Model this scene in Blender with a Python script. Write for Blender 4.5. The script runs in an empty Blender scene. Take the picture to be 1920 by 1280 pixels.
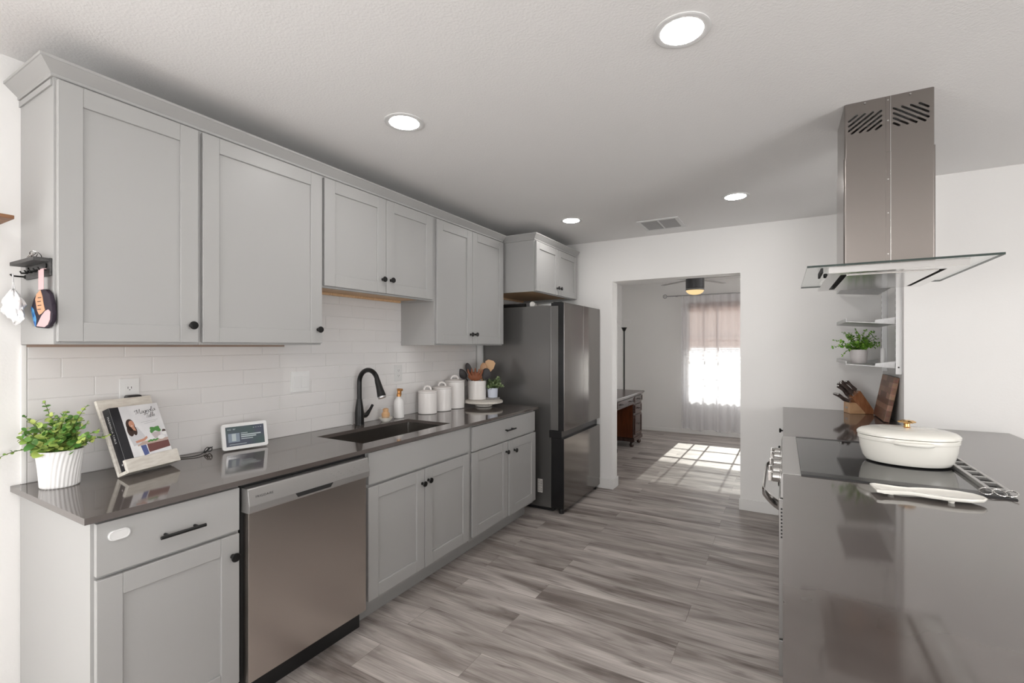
import bpy, bmesh, math, random
from mathutils import Vector, Matrix
R = math.radians
PI = math.pi
scene = bpy.context.scene
COL = scene.collection
random.seed(7)

# ------------------------------------------------------------------ camera
F_PX, YAW, V0, U0 = 875.55, 29.5266, 648.5, 972.2
CAM = Vector((2.4225, 0.0, 1.4075))
cam = bpy.data.cameras.new('camera'); cam_o = bpy.data.objects.new('camera', cam); COL.objects.link(cam_o)
cam_o.location = CAM; cam_o.rotation_euler = (R(90), 0, R(YAW))
cam.sensor_width = 36.0; cam.lens = F_PX * 36.0 / 1920.0
cam.shift_x = -(U0 - 960.0) / 1920.0; cam.shift_y = (V0 - 640.0) / 1920.0
cam.clip_start = 0.02; cam.clip_end = 200
scene.camera = cam_o

# ------------------------------------------------------------------ world, sun, daylight, exposure
world = bpy.data.worlds.new('world'); scene.world = world; world.use_nodes = True
wn = world.node_tree.nodes; wl = world.node_tree.links
bg = wn['Background']
bg.inputs[0].default_value = (0.95, 0.97, 1.0, 1); bg.inputs[1].default_value = 2.0
sun = bpy.data.lights.new('sun', 'SUN'); sun_o = bpy.data.objects.new('sun', sun); COL.objects.link(sun_o)
sun.energy = 9.0; sun.angle = R(0.53); sun.color = (1.0, 0.96, 0.9)
sun_o.rotation_euler = Vector((-0.015, -1.0, -0.66)).to_track_quat('-Z', 'Y').to_euler()
sun_o.location = (2, 20, 14)
def daylight_fill(name, loc, direction, sx, sy, power, color=(1, 0.985, 0.96)):
    l = bpy.data.lights.new(name, 'AREA'); o = bpy.data.objects.new(name, l); COL.objects.link(o)
    l.shape = 'RECTANGLE'; l.size = sx; l.size_y = sy; l.energy = power; l.color = color
    o.location = loc; o.rotation_euler = Vector(direction).to_track_quat('-Z', 'Z').to_euler()
    return o
# daylight lamps added at unseen windows to light the rooms
daylight_fill('added_daylight_near', (1.9, -2.55, 1.2), (0.15, 1, -0.5), 1.7, 1.9, 10)
daylight_fill('added_daylight_side', (6.72, -0.4, 1.25), (-1, -0.1, 0.45), 3.4, 1.7, 95)
daylight_fill('added_daylight_left', (0.03, -1.55, 1.35), (1, 0.45, -0.25), 1.4, 1.4, 42)  # added lamp, lifts the return wall and back wall
daylight_fill('added_daylight_far_side', (4.14, 6.25, 1.3), (-1, 0, 0.8), 1.8, 1.5, 6)  # added lamp, brightens the far room from its unseen side
scene.view_settings.view_transform = 'Standard'
try: scene.view_settings.look = 'None'
except Exception: pass
scene.view_settings.gamma = 1.0
scene.view_settings.use_curve_mapping = False
scene.view_settings.exposure = 0.6
LAMP = 43.0          # strength of the recessed ceiling lights

# ------------------------------------------------------------------ mesh builder
class G:
    def __init__(s): s.bm = bmesh.new()
    def _mi(s, faces, mi):
        for f in faces: f.material_index = mi
    def box(s, x0, y0, z0, x1, y1, z1, bev=0.0, mi=0, seg=2):
        bm = s.bm
        x0, x1 = sorted((x0, x1)); y0, y1 = sorted((y0, y1)); z0, z1 = sorted((z0, z1))
        v = [bm.verts.new(p) for p in ((x0,y0,z0),(x1,y0,z0),(x1,y1,z0),(x0,y1,z0),(x0,y0,z1),(x1,y0,z1),(x1,y1,z1),(x0,y1,z1))]
        fs = [bm.faces.new([v[i] for i in q]) for q in ((3,2,1,0),(4,5,6,7),(0,1,5,4),(1,2,6,5),(2,3,7,6),(3,0,4,7))]
        s._mi(fs, mi)
        if bev > 0:
            es = list({e for f in fs for e in f.edges})
            r = bmesh.ops.bevel(bm, geom=es, offset=bev, segments=seg, profile=0.5, affect='EDGES', clamp_overlap=True)
            s._mi(r['faces'], mi)
        return s
    def poly(s, pts, mi=0):
        f = s.bm.faces.new([s.bm.verts.new(p) for p in pts]); f.material_index = mi; return s
    def prism(s, pts, vec, mi=0, bev=0.0):
        vec = Vector(vec); n = len(pts)
        a = [s.bm.verts.new(p) for p in pts]; b = [s.bm.verts.new(Vector(p) + vec) for p in pts]
        fs = [s.bm.faces.new(a[::-1]), s.bm.faces.new(b)]
        for i in range(n): fs.append(s.bm.faces.new((a[i], a[(i+1) % n], b[(i+1) % n], b[i])))
        s._mi(fs, mi)
        if bev > 0:
            es = list({e for f in fs for e in f.edges})
            r = bmesh.ops.bevel(s.bm, geom=es, offset=bev, segments=2, profile=0.5, affect='EDGES', clamp_overlap=True)
            s._mi(r['faces'], mi)
        bmesh.ops.recalc_face_normals(s.bm, faces=[f for f in fs if f.is_valid])
        return s
    def ring_surface(s, rings, closed_u=True, cap0=False, cap1=False, mi=0):
        vr = [[s.bm.verts.new(p) for p in r] for r in rings]
        fs = []
        for a, b in zip(vr[:-1], vr[1:]):
            n = len(a)
            for i in range(n if closed_u else n - 1):
                fs.append(s.bm.faces.new((a[i], a[(i+1) % n], b[(i+1) % n], b[i])))
        if cap0: fs.append(s.bm.faces.new(vr[0][::-1]))
        if cap1: fs.append(s.bm.faces.new(vr[-1]))
        s._mi(fs, mi); return s
    def lathe(s, prof, c=(0,0,0), axis='Z', seg=32, mi=0, sx=1.0, sy=1.0, mod=None):
        c = Vector(c); rings = []
        for (r, h) in prof:
            ring = []
            for i in range(seg):
                a = 2 * PI * i / seg
                rr = max(r, 1e-5) * (mod(a, h) if mod else 1.0)
                p = (rr * math.cos(a) * sx, rr * math.sin(a) * sy, h)
                if axis == 'X': p = (p[2], p[0], p[1])
                elif axis == 'Y': p = (p[1], p[2], p[0])
                elif axis == '-X': p = (-p[2], p[1], p[0])
                ring.append(c + Vector(p))
            rings.append(ring)
        return s.ring_surface(rings, True, True, True, mi)
    def cyl(s, p0, p1, r0, r1=None, seg=20, mi=0):
        r1 = r0 if r1 is None else r1
        return s.tube([p0, p1], [r0, r1], seg, mi)
    def tube(s, pts, r, seg=10, mi=0, closed=False):
        pts = [Vector(p) for p in pts]; n = len(pts)
        rs = r if isinstance(r, (list, tuple)) else [r] * n
        rings = []; up = None
        for i, p in enumerate(pts):
            if closed: t = (pts[(i+1) % n] - pts[i-1])
            else: t = pts[min(i+1, n-1)] - pts[max(i-1, 0)]
            t = t.normalized()
            if up is None:
                up = Vector((0,0,1)) if abs(t.z) < 0.9 else Vector((1,0,0))
            a = t.cross(up)
            if a.length < 1e-6: a = t.cross(Vector((0.3,0.9,0.2)))
            a.normalize(); b = a.cross(t).normalized(); up = b
            rings.append([p + (a * math.cos(2*PI*k/seg) + b * math.sin(2*PI*k/seg)) * rs[i] for k in range(seg)])
        if closed: rings.append(rings[0]); return s.ring_surface(rings, True, False, False, mi)
        return s.ring_surface(rings, True, True, True, mi)
    def ellipsoid(s, c, ax, ay, az, seg=16, rng=8, mi=0):
        c = Vector(c); ax, ay, az = Vector(ax), Vector(ay), Vector(az); rings = []
        for j in range(rng + 1):
            t = PI * (j + 0.02 * (j == 0) - 0.02 * (j == rng)) / rng
            rings.append([c + ax * math.sin(t) * math.cos(2*PI*i/seg) + ay * math.sin(t) * math.sin(2*PI*i/seg) - az * math.cos(t) for i in range(seg)])
        return s.ring_surface(rings, True, True, True, mi)
    def sweep_plan(s, path, prof, mi=0):
        # path in plan (x,y); profile (outward, z); outward is the right-hand side of the path
        P = [Vector((p[0], p[1])) for p in path]; n = len(P); rings = []
        for i in range(n):
            nr = []
            for a, b in ((i-1, i), (i, i+1)):
                if a < 0 or b >= n: continue
                d = (P[b] - P[a]).normalized(); nr.append(Vector((d.y, -d.x)))
            if len(nr) == 1: m = nr[0]
            else:
                m = nr[0] + nr[1]; m = m / max(m.dot(nr[0]), 1e-6)
            rings.append([(P[i].x + m.x * o, P[i].y + m.y * o, z) for (o, z) in prof])
        return s.ring_surface(rings, True, True, True, mi)
    def grid_slab(s, xs, ys, z0, z1, skip=(), mi=0):
        # slab in plan made of grid cells with some cells left out
        nx, ny = len(xs) - 1, len(ys) - 1
        T = {}; B = {}
        def vt(D, i, j, z):
            if (i, j) not in D: D[(i, j)] = s.bm.verts.new((xs[i], ys[j], z))
            return D[(i, j)]
        on = lambda i, j: 0 <= i < nx and 0 <= j < ny and (i, j) not in skip
        for i in range(nx):
            for j in range(ny):
                if not on(i, j): continue
                q = ((i, j), (i+1, j), (i+1, j+1), (i, j+1))
                s.bm.faces.new([vt(T, a, b, z1) for a, b in q])
                s.bm.faces.new([vt(B, a, b, z0) for a, b in q[::-1]])
                for k, (di, dj) in enumerate(((0,-1),(1,0),(0,1),(-1,0))):
                    if not on(i+di, j+dj):
                        a, b = q[k], q[(k+1) % 4]
                        s.bm.faces.new((vt(B, *a, z0), vt(B, *b, z0), vt(T, *b, z1), vt(T, *a, z1)))
        s._mi(s.bm.faces, mi); return s
    def wall_with_holes(s, us, zs, skip, fn):
        # vertical sheet grid; fn(u, side, z) -> point with side 0 / 1
        V = {}
        def vt(i, j, k):
            if (i, j, k) not in V: V[(i, j, k)] = s.bm.verts.new(fn(us[i], k, zs[j]))
            return V[(i, j, k)]
        nx, nz = len(us) - 1, len(zs) - 1
        on = lambda i, j: 0 <= i < nx and 0 <= j < nz and (i, j) not in skip
        for i in range(nx):
            for j in range(nz):
                if not on(i, j): continue
                q = ((i, j), (i+1, j), (i+1, j+1), (i, j+1))
                s.bm.faces.new([vt(a, b, 0) for a, b in q]); s.bm.faces.new([vt(a, b, 1) for a, b in q[::-1]])
                for k, (di, dj) in enumerate(((0,-1),(1,0),(0,1),(-1,0))):
                    if not on(i+di, j+dj):
                        a, b = q[k], q[(k+1) % 4]
                        s.bm.faces.new((vt(*b, 0), vt(*a, 0), vt(*a, 1), vt(*b, 1)))
        bmesh.ops.recalc_face_normals(s.bm, faces=s.bm.faces)
        return s

OFF = {}
def obj(name, g, mats, parent=None, smooth=35, recalc=True):
    bm = g.bm
    if recalc: bmesh.ops.recalc_face_normals(bm, faces=bm.faces)
    if parent is not None:
        o = OFF.get(parent.name, Vector((0,0,0)))
        if o.length > 0: bmesh.ops.translate(bm, verts=bm.verts, vec=-o)
    me = bpy.data.meshes.new(name); bm.to_mesh(me); bm.free()
    for m in (mats if isinstance(mats, (list, tuple)) else [mats]): me.materials.append(m)
    if smooth:
        for p in me.polygons: p.use_smooth = True
        me.set_sharp_from_angle(angle=R(smooth))
    ob = bpy.data.objects.new(name, me); COL.objects.link(ob)
    if smooth and smooth <= 40:
        w = ob.modifiers.new('weighted_normals', 'WEIGHTED_NORMAL'); w.mode = 'FACE_AREA'; w.keep_sharp = True
    if parent is not None:
        ob.parent = parent; OFF[ob.name] = OFF.get(parent.name, Vector((0,0,0)))
    return ob
def tag(o, label=None, cat=None, group=None, kind=None):
    if label: o['label'] = label
    if cat: o['category'] = cat
    if group: o['group'] = group
    if kind: o['kind'] = kind
    return o
def thing(name, label, cat, loc=(0,0,0), group=None, matrix=None):
    o = bpy.data.objects.new(name, None); COL.objects.link(o); o.empty_display_size = 0.05
    if matrix is not None: o.matrix_world = matrix; OFF[o.name] = Vector((0,0,0))
    else: o.location = loc; OFF[o.name] = Vector(loc)
    return tag(o, label, cat, group)
def struct(name, g, mats, smooth=None):
    o = obj(name, g, mats, None, smooth); o['kind'] = 'structure'; return o
def lettering(name, text, size, mat, parent, M, extrude=0.0002, align='CENTER', shear=0.0, spacing=1.0):
    cu = bpy.data.curves.new(name, 'FONT'); cu.body = text; cu.size = size; cu.extrude = extrude
    cu.align_x = align; cu.align_y = 'CENTER'; cu.shear = shear; cu.space_character = spacing; cu.resolution_u = 3
    t = bpy.data.objects.new(name + '_curve', cu); COL.objects.link(t)
    dg = bpy.context.evaluated_depsgraph_get(); dg.update()
    me = bpy.data.meshes.new_from_object(t.evaluated_get(dg)); me.name = name
    bpy.data.objects.remove(t); bpy.data.curves.remove(cu)
    off = OFF.get(parent.name, Vector((0,0,0)))
    me.transform(Matrix.Translation(-off) @ M)
    me.materials.clear(); me.materials.append(mat)
    o = bpy.data.objects.new(name, me); COL.objects.link(o); o.parent = parent; OFF[o.name] = off
    return o
def axes(o, ex, ey, ez):
    M = Matrix.Identity(4)
    for i, e in enumerate((ex, ey, ez)):
        e = Vector(e)
        for k in range(3): M[k][i] = e[k]
    M.translation = Vector(o); return M

# ------------------------------------------------------------------ materials
def mat(name, color=(0.8,0.8,0.8), rough=0.5, metal=0.0, spec=0.5, **kw):
    m = bpy.data.materials.new(name); m.use_nodes = True
    b = m.node_tree.nodes['Principled BSDF']
    b.inputs['Base Color'].default_value = (*color, 1); b.inputs['Roughness'].default_value = rough
    b.inputs['Metallic'].default_value = metal; b.inputs['Specular IOR Level'].default_value = spec
    for k, v in kw.items(): b.inputs[k.replace('_', ' ')].default_value = v
    return m
def nodes(m): return m.node_tree.nodes, m.node_tree.links, m.node_tree.nodes['Principled BSDF']
def add_bump(m, scale, strength, dist=0.002, detail=3.0, stretch=None):
    n, l, b = nodes(m)
    tc = n.new('ShaderNodeTexCoord'); mp = n.new('ShaderNodeMapping'); nz = n.new('ShaderNodeTexNoise'); bp = n.new('ShaderNodeBump')
    l.new(tc.outputs['Object'], mp.inputs[0]); l.new(mp.outputs[0], nz.inputs['Vector'])
    if stretch: mp.inputs['Scale'].default_value = stretch
    nz.inputs['Scale'].default_value = scale; nz.inputs['Detail'].default_value = detail
    l.new(nz.outputs[0], bp.inputs['Height']); bp.inputs['Strength'].default_value = strength; bp.inputs['Distance'].default_value = dist
    l.new(bp.outputs[0], b.inputs['Normal'])
    return m
def add_noise_color(m, c0, c1, scale, detail=4.0, stretch=None, lo=0.35, hi=0.65):
    n, l, b = nodes(m)
    tc = n.new('ShaderNodeTexCoord'); mp = n.new('ShaderNodeMapping'); nz = n.new('ShaderNodeTexNoise'); cr = n.new('ShaderNodeValToRGB')
    l.new(tc.outputs['Object'], mp.inputs[0]); l.new(mp.outputs[0], nz.inputs['Vector'])
    if stretch: mp.inputs['Scale'].default_value = stretch
    nz.inputs['Scale'].default_value = scale; nz.inputs['Detail'].default_value = detail
    cr.color_ramp.elements[0].position = lo; cr.color_ramp.elements[1].position = hi
    cr.color_ramp.elements[0].color = (*c0, 1); cr.color_ramp.elements[1].color = (*c1, 1)
    l.new(nz.outputs[0], cr.inputs[0]); l.new(cr.outputs[0], b.inputs['Base Color'])
    return m
def emit(name, color, strength):
    m = bpy.data.materials.new(name); m.use_nodes = True; n, l = m.node_tree.nodes, m.node_tree.links
    n.clear(); o = n.new('ShaderNodeOutputMaterial'); e = n.new('ShaderNodeEmission')
    e.inputs[0].default_value = (*color, 1); e.inputs[1].default_value = strength; l.new(e.outputs[0], o.inputs[0]); return m
def pane_mat(name, tint=(0.96,0.98,0.97), refl=0.6, rough=0.0):
    # thin clear pane: lets light straight through, mirrors a little by the viewing angle
    m = bpy.data.materials.new(name); m.use_nodes = True; n, l = m.node_tree.nodes, m.node_tree.links
    n.clear(); o = n.new('ShaderNodeOutputMaterial'); mx = n.new('ShaderNodeMixShader'); t = n.new('ShaderNodeBsdfTransparent'); g = n.new('ShaderNodeBsdfGlossy'); lw = n.new('ShaderNodeLayerWeight'); pw = n.new('ShaderNodeMath'); pw.operation = 'POWER'; ma = n.new('ShaderNodeMath'); ma.operation = 'MULTIPLY_ADD'
    t.inputs[0].default_value = (*tint, 1); g.inputs['Roughness'].default_value = rough; lw.inputs[0].default_value = 0.5
    l.new(lw.outputs['Facing'], pw.inputs[0]); pw.inputs[1].default_value = 5.0; l.new(pw.outputs[0], ma.inputs[0]); ma.inputs[1].default_value = refl; ma.inputs[2].default_value = 0.03
    l.new(ma.outputs[0], mx.inputs[0]); l.new(t.outputs[0], mx.inputs[1]); l.new(g.outputs[0], mx.inputs[2]); l.new(mx.outputs[0], o.inputs[0]); return m
def sheer_mat(name, color, alpha):
    m = bpy.data.materials.new(name); m.use_nodes = True; n, l = m.node_tree.nodes, m.node_tree.links
    n.clear(); o = n.new('ShaderNodeOutputMaterial'); mx = n.new('ShaderNodeMixShader'); t = n.new('ShaderNodeBsdfTransparent'); m2 = n.new('ShaderNodeMixShader')
    d = n.new('ShaderNodeBsdfDiffuse'); tr = n.new('ShaderNodeBsdfTranslucent')
    d.inputs[0].default_value = (*color, 1); tr.inputs[0].default_value = (*color, 1); m2.inputs[0].default_value = 0.5; mx.inputs[0].default_value = alpha
    l.new(d.outputs[0], m2.inputs[1]); l.new(tr.outputs[0], m2.inputs[2]); l.new(t.outputs[0], mx.inputs[1]); l.new(m2.outputs[0], mx.inputs[2]); l.new(mx.outputs[0], o.inputs[0]); return m
def brushed(name, color, rough, stretch, amount=0.12):
    m = mat(name, color, rough, 1.0)
    n, l, b = nodes(m)
    tc = n.new('ShaderNodeTexCoord'); mp = n.new('ShaderNodeMapping'); nz = n.new('ShaderNodeTexNoise'); mr = n.new('ShaderNodeMapRange')
    l.new(tc.outputs['Object'], mp.inputs[0]); mp.inputs['Scale'].default_value = stretch; l.new(mp.outputs[0], nz.inputs['Vector'])
    nz.inputs['Scale'].default_value = 1.0; nz.inputs['Detail'].default_value = 3
    mr.inputs['To Min'].default_value = rough - amount / 2; mr.inputs['To Max'].default_value = rough + amount / 2
    l.new(nz.outputs[0], mr.inputs[0]); l.new(mr.outputs[0], b.inputs['Roughness']); return m

M = {}
M['wall'] = add_bump(mat('wall_paint', (0.84, 0.828, 0.812), 0.55, spec=0.3), 90, 0.2, 0.002)
M['ceiling'] = add_bump(mat('ceiling_paint', (0.86, 0.853, 0.845), 0.7, spec=0.25), 120, 0.42, 0.003, 3)
M['trimwhite'] = mat('trim_paint', (0.80, 0.79, 0.775), 0.35)
M['tile'] = add_bump(mat('glazed_tile', (0.70, 0.685, 0.677), 0.16, spec=0.5), 9, 0.02, 0.001, 1)
M['grout'] = mat('grout', (0.66, 0.645, 0.635), 0.8)
M['cab'] = add_bump(mat('grey_cabinet_paint', (0.40, 0.397, 0.390), 0.38, spec=0.4), 300, 0.05, 0.0005)
M['birch'] = add_noise_color(mat('birch_plywood', rough=0.55), (0.62, 0.40, 0.22), (0.75, 0.52, 0.32), 6, stretch=(1, 14, 14))
M['dark_gap'] = mat('dark_recess', (0.012, 0.012, 0.012), 0.7)
M['black'] = mat('matte_black_metal', (0.009, 0.009, 0.009), 0.33, 0.3)
M['plastic_black'] = mat('black_plastic', (0.015, 0.015, 0.016), 0.35)
M['quartz'] = add_noise_color(mat('dark_quartz', rough=0.07, IOR=2.15), (0.098, 0.083, 0.076), (0.105, 0.089, 0.082), 12, 1)
M['steel'] = brushed('brushed_steel', (0.60, 0.565, 0.53), 0.30, (6, 6, 900), 0.05)
M['steel_v'] = brushed('brushed_steel_vertical_grain', (0.29, 0.264, 0.248), 0.25, (900, 900, 6), 0.05)
M['steel_light'] = mat('light_steel', (0.46, 0.45, 0.44), 0.34, 0.75)
M['sink'] = brushed('sink_steel', (0.46, 0.44, 0.42), 0.24, (6, 900, 900), 0.04)
M['chrome'] = mat('polished_steel', (0.66, 0.65, 0.635), 0.12, 1.0)
M['fridge'] = brushed('dark_stainless', (0.215, 0.20, 0.19), 0.13, (4, 900, 4), 0.05)
M['fridge_side'] = mat('fridge_side_paint', (0.20, 0.195, 0.19), 0.24, 0.6)
M['fridge_black'] = mat('fridge_black_trim', (0.010, 0.010, 0.011), 0.22)
M['white_plastic'] = mat('white_plastic', (0.72, 0.72, 0.715), 0.35)
M['ceramic'] = mat('white_ceramic', (0.80, 0.77, 0.75), 0.18)
M['cream'] = mat('cream_enamel', (0.82, 0.80, 0.74), 0.14)
M['porcelain_matte'] = mat('matte_white_ceramic', (0.82, 0.81, 0.80), 0.4)
M['gold'] = mat('gold_metal', (0.83, 0.52, 0.22), 0.18, 1.0)
M['copper'] = mat('copper_metal', (0.55, 0.27, 0.10), 0.3, 1.0)
M['glass_black'] = mat('black_cooktop_glass', (0.012, 0.012, 0.013), 0.045, spec=0.6)
M['pane'] = pane_mat('window_glass')
M['hood_glass'] = pane_mat('hood_glass', (0.975, 0.985, 0.98), 0.25)
M['glass_edge'] = mat('dark_glass_edge', (0.03, 0.045, 0.04), 0.08)
M['lamp'] = emit('recessed_lamp_glow', (1.0, 0.972, 0.945), LAMP)
M['walnut'] = add_noise_color(mat('walnut_end_grain', rough=0.45), (0.16, 0.072, 0.042), (0.34, 0.18, 0.115), 7, stretch=(1, 0.7, 4.5))
def endgrain():
    m = mat('walnut_end_grain_blocks', rough=0.45); n, l, b = nodes(m)
    tc = n.new('ShaderNodeTexCoord'); sp_ = n.new('ShaderNodeSeparateXYZ'); cb_ = n.new('ShaderNodeCombineXYZ'); bk = n.new('ShaderNodeTexBrick'); nz = n.new('ShaderNodeTexNoise'); mx = n.new('ShaderNodeMix')
    l.new(tc.outputs['Object'], sp_.inputs[0]); ad = n.new('ShaderNodeMath'); l.new(sp_.outputs['Y'], ad.inputs[0]); l.new(sp_.outputs['X'], ad.inputs[1]); l.new(ad.outputs[0], cb_.inputs[0]); l.new(sp_.outputs['Z'], cb_.inputs[1])
    l.new(cb_.outputs[0], bk.inputs['Vector']); bk.inputs['Scale'].default_value = 1.0; bk.inputs['Brick Width'].default_value = 0.21; bk.inputs['Row Height'].default_value = 0.0375; bk.inputs['Mortar Size'].default_value = 0.0004
    bk.inputs['Color1'].default_value = (0.13, 0.058, 0.036, 1); bk.inputs['Color2'].default_value = (0.40, 0.225, 0.15, 1); bk.inputs['Mortar'].default_value = (0.08, 0.04, 0.03, 1)
    nz.inputs['Scale'].default_value = 45; l.new(tc.outputs['Object'], nz.inputs['Vector'])
    mx.data_type = 'RGBA'; mx.blend_type = 'OVERLAY'; mx.inputs[0].default_value = 0.35; l.new(bk.outputs['Color'], mx.inputs[6]); l.new(nz.outputs['Color'], mx.inputs[7]); l.new(mx.outputs[2], b.inputs['Base Color']); return m
M['endgrain'] = endgrain()
M['acacia'] = add_noise_color(mat('acacia_wood', rough=0.42), (0.25, 0.095, 0.038), (0.38, 0.165, 0.075), 9, stretch=(6, 1, 1))
M['acacia_light'] = add_noise_color(mat('pale_acacia_wood', rough=0.42), (0.50, 0.29, 0.15), (0.62, 0.39, 0.22), 9, stretch=(1, 8, 2))
M['wood_dark'] = add_noise_color(mat('rustic_shelf_wood', rough=0.5), (0.20, 0.085, 0.035), (0.34, 0.16, 0.07), 6, stretch=(8, 1, 8))
M['desk'] = add_noise_color(mat('mahogany', rough=0.22), (0.040, 0.022, 0.019), (0.075, 0.042, 0.035), 5, stretch=(6, 1, 6))
M['desk_red'] = add_noise_color(mat('red_mahogany', rough=0.28), (0.085, 0.024, 0.010), (0.145, 0.042, 0.016), 5, stretch=(6, 6, 1))
M['whitewash'] = add_noise_color(mat('whitewashed_wood', rough=0.5), (0.60, 0.56, 0.50), (0.72, 0.69, 0.63), 12, stretch=(2, 8, 8))
M['paper'] = mat('paper', (0.78, 0.76, 0.72), 0.8)
M['cover_white'] = add_noise_color(mat('printed_cover_pale', rough=0.3), (0.66, 0.66, 0.68), (0.80, 0.80, 0.81), 9)
M['cover_black'] = mat('printed_cover_black', (0.014, 0.014, 0.018), 0.35)
M['ink'] = mat('black_ink', (0.02, 0.02, 0.02), 0.5)
M['ink_grey'] = mat('grey_ink', (0.30, 0.30, 0.30), 0.5)
M['ink_white'] = mat('white_ink', (0.8, 0.8, 0.8), 0.5)
M['print_skin'] = mat('printed_skin', (0.55, 0.27, 0.18), 0.4)
M['print_hair'] = mat('printed_hair', (0.045, 0.022, 0.016), 0.4)
M['print_shirt'] = mat('printed_grey_shirt', (0.58, 0.58, 0.60), 0.4)
M['print_jeans'] = mat('printed_blue', (0.08, 0.11, 0.28), 0.4)
M['print_green'] = mat('printed_green', (0.08, 0.25, 0.06), 0.4)
M['print_wood'] = mat('printed_table_top', (0.50, 0.38, 0.33), 0.4)
M['print_maroon'] = mat('printed_maroon', (0.16, 0.06, 0.055), 0.4)
M['print_bowl'] = mat('printed_bowl', (0.52, 0.46, 0.47), 0.4)
M['cable'] = mat('black_cable', (0.012, 0.012, 0.012), 0.5)
M['soil'] = mat('potting_soil', (0.03, 0.02, 0.014), 0.9)
M['stem'] = mat('plant_stem', (0.10, 0.14, 0.035), 0.6)
M['sheer'] = sheer_mat('sheer_voile', (0.86, 0.85, 0.88), 0.50)
M['blind'] = sheer_mat('blind_slat_cream', (0.60, 0.525, 0.50), 0.999)
M['rod'] = mat('grey_metal_rod', (0.42, 0.42, 0.43), 0.35, 0.8)
M['fan_grey'] = mat('fan_graphite', (0.10, 0.10, 0.105), 0.42, 0.5)
M['fan_light'] = emit('fan_lamp_glow', (1.0, 0.70, 0.36), 0.72)
M['fan_blade'] = mat('fan_blade_grey', (0.34, 0.33, 0.32), 0.5)
M['lamp_glass'] = sheer_mat('frosted_lamp_glass', (0.85, 0.85, 0.86), 0.08)
M['screen'] = None
M['cloth_white'] = add_bump(mat('white_terry_cloth', (0.86, 0.86, 0.87), 0.9), 160, 0.8, 0.004)
M['pink'] = mat('pink_cotton', (0.66, 0.46, 0.47), 0.85)
M['tan'] = mat('tan_cotton_patch', (0.66, 0.37, 0.22), 0.85)
M['navy'] = mat('dark_plum_cotton', (0.022, 0.014, 0.026), 0.8)
M['blue'] = add_noise_color(mat('blue_printed_cotton', rough=0.85), (0.02, 0.10, 0.40), (0.12, 0.42, 0.75), 60, 2)
M['rack'] = add_noise_color(mat('grey_stained_rack', rough=0.5), (0.035, 0.034, 0.034), (0.075, 0.073, 0.072), 10, stretch=(2, 10, 10))
M['bristle'] = add_noise_color(mat('natural_bristle', rough=0.9), (0.42, 0.30, 0.20), (0.58, 0.44, 0.32), 120)
M['knife_handle'] = add_noise_color(mat('grey_brown_knife_handle', rough=0.4), (0.05, 0.035, 0.03), (0.10, 0.075, 0.065), 30)
M['galv'] = add_noise_color(mat('galvanised_steel', rough=0.4, metal=0.55), (0.46, 0.46, 0.46), (0.54, 0.54, 0.54), 30)
M['pot_greyblue'] = mat('pale_bluish_pot', (0.62, 0.66, 0.76), 0.35)
M['rail'] = mat('bright_zinc_rail', (0.72, 0.72, 0.72), 0.3, 0.5)
M['louver'] = mat('grey_vent_louver', (0.42, 0.42, 0.42), 0.5)
M['cleat'] = mat('brownish_cleat_wood', (0.36, 0.27, 0.22), 0.6)
M['dw_steel'] = mat('dishwasher_steel', (0.58, 0.53, 0.495), 0.27, 1.0)
M['range_steel'] = mat('range_steel', (0.36, 0.35, 0.34), 0.35, 0.85)
M['stone_grey'] = mat('grey_stone', (0.28, 0.27, 0.265), 0.6)
M['silicone'] = mat('charcoal_silicone', (0.03, 0.026, 0.028), 0.5)
M['red_wood'] = mat('reddish_wood', (0.26, 0.085, 0.035), 0.45)
M['tan_wood'] = mat('tan_wood', (0.50, 0.28, 0.15), 0.5)
M['light_wood'] = mat('light_wood', (0.62, 0.38, 0.20), 0.5)
M['muntin'] = mat('bronze_muntin', (0.10, 0.09, 0.085), 0.5)
M['ground'] = mat('pale_concrete', (0.75, 0.72, 0.68), 0.9)
M['metal_trim'] = mat('tile_edge_metal', (0.55, 0.54, 0.53), 0.35, 0.8)

def leaf_mat(name, cols):
    m = mat(name, cols[0], 0.42, spec=0.35); n, l, b = nodes(m)
    ge = n.new('ShaderNodeNewGeometry'); cr = n.new('ShaderNodeValToRGB')
    while len(cr.color_ramp.elements) < len(cols): cr.color_ramp.elements.new(0.5)
    for i, cc in enumerate(cols):
        cr.color_ramp.elements[i].position = i / (len(cols) - 1); cr.color_ramp.elements[i].color = (*cc, 1)
    l.new(ge.outputs['Random Per Island'], cr.inputs[0]); l.new(cr.outputs[0], b.inputs['Base Color'])
    return m
M['leaf_euc'] = leaf_mat('eucalyptus_leaf', [(0.06,0.19,0.035), (0.16,0.32,0.07), (0.35,0.47,0.11), (0.48,0.55,0.15)])
M['leaf_green'] = leaf_mat('bright_green_leaf', [(0.06,0.19,0.015), (0.14,0.34,0.03), (0.27,0.48,0.07)])
M['leaf_sage'] = leaf_mat('sage_leaf', [(0.05,0.09,0.035), (0.13,0.19,0.08), (0.30,0.37,0.20)])

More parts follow.
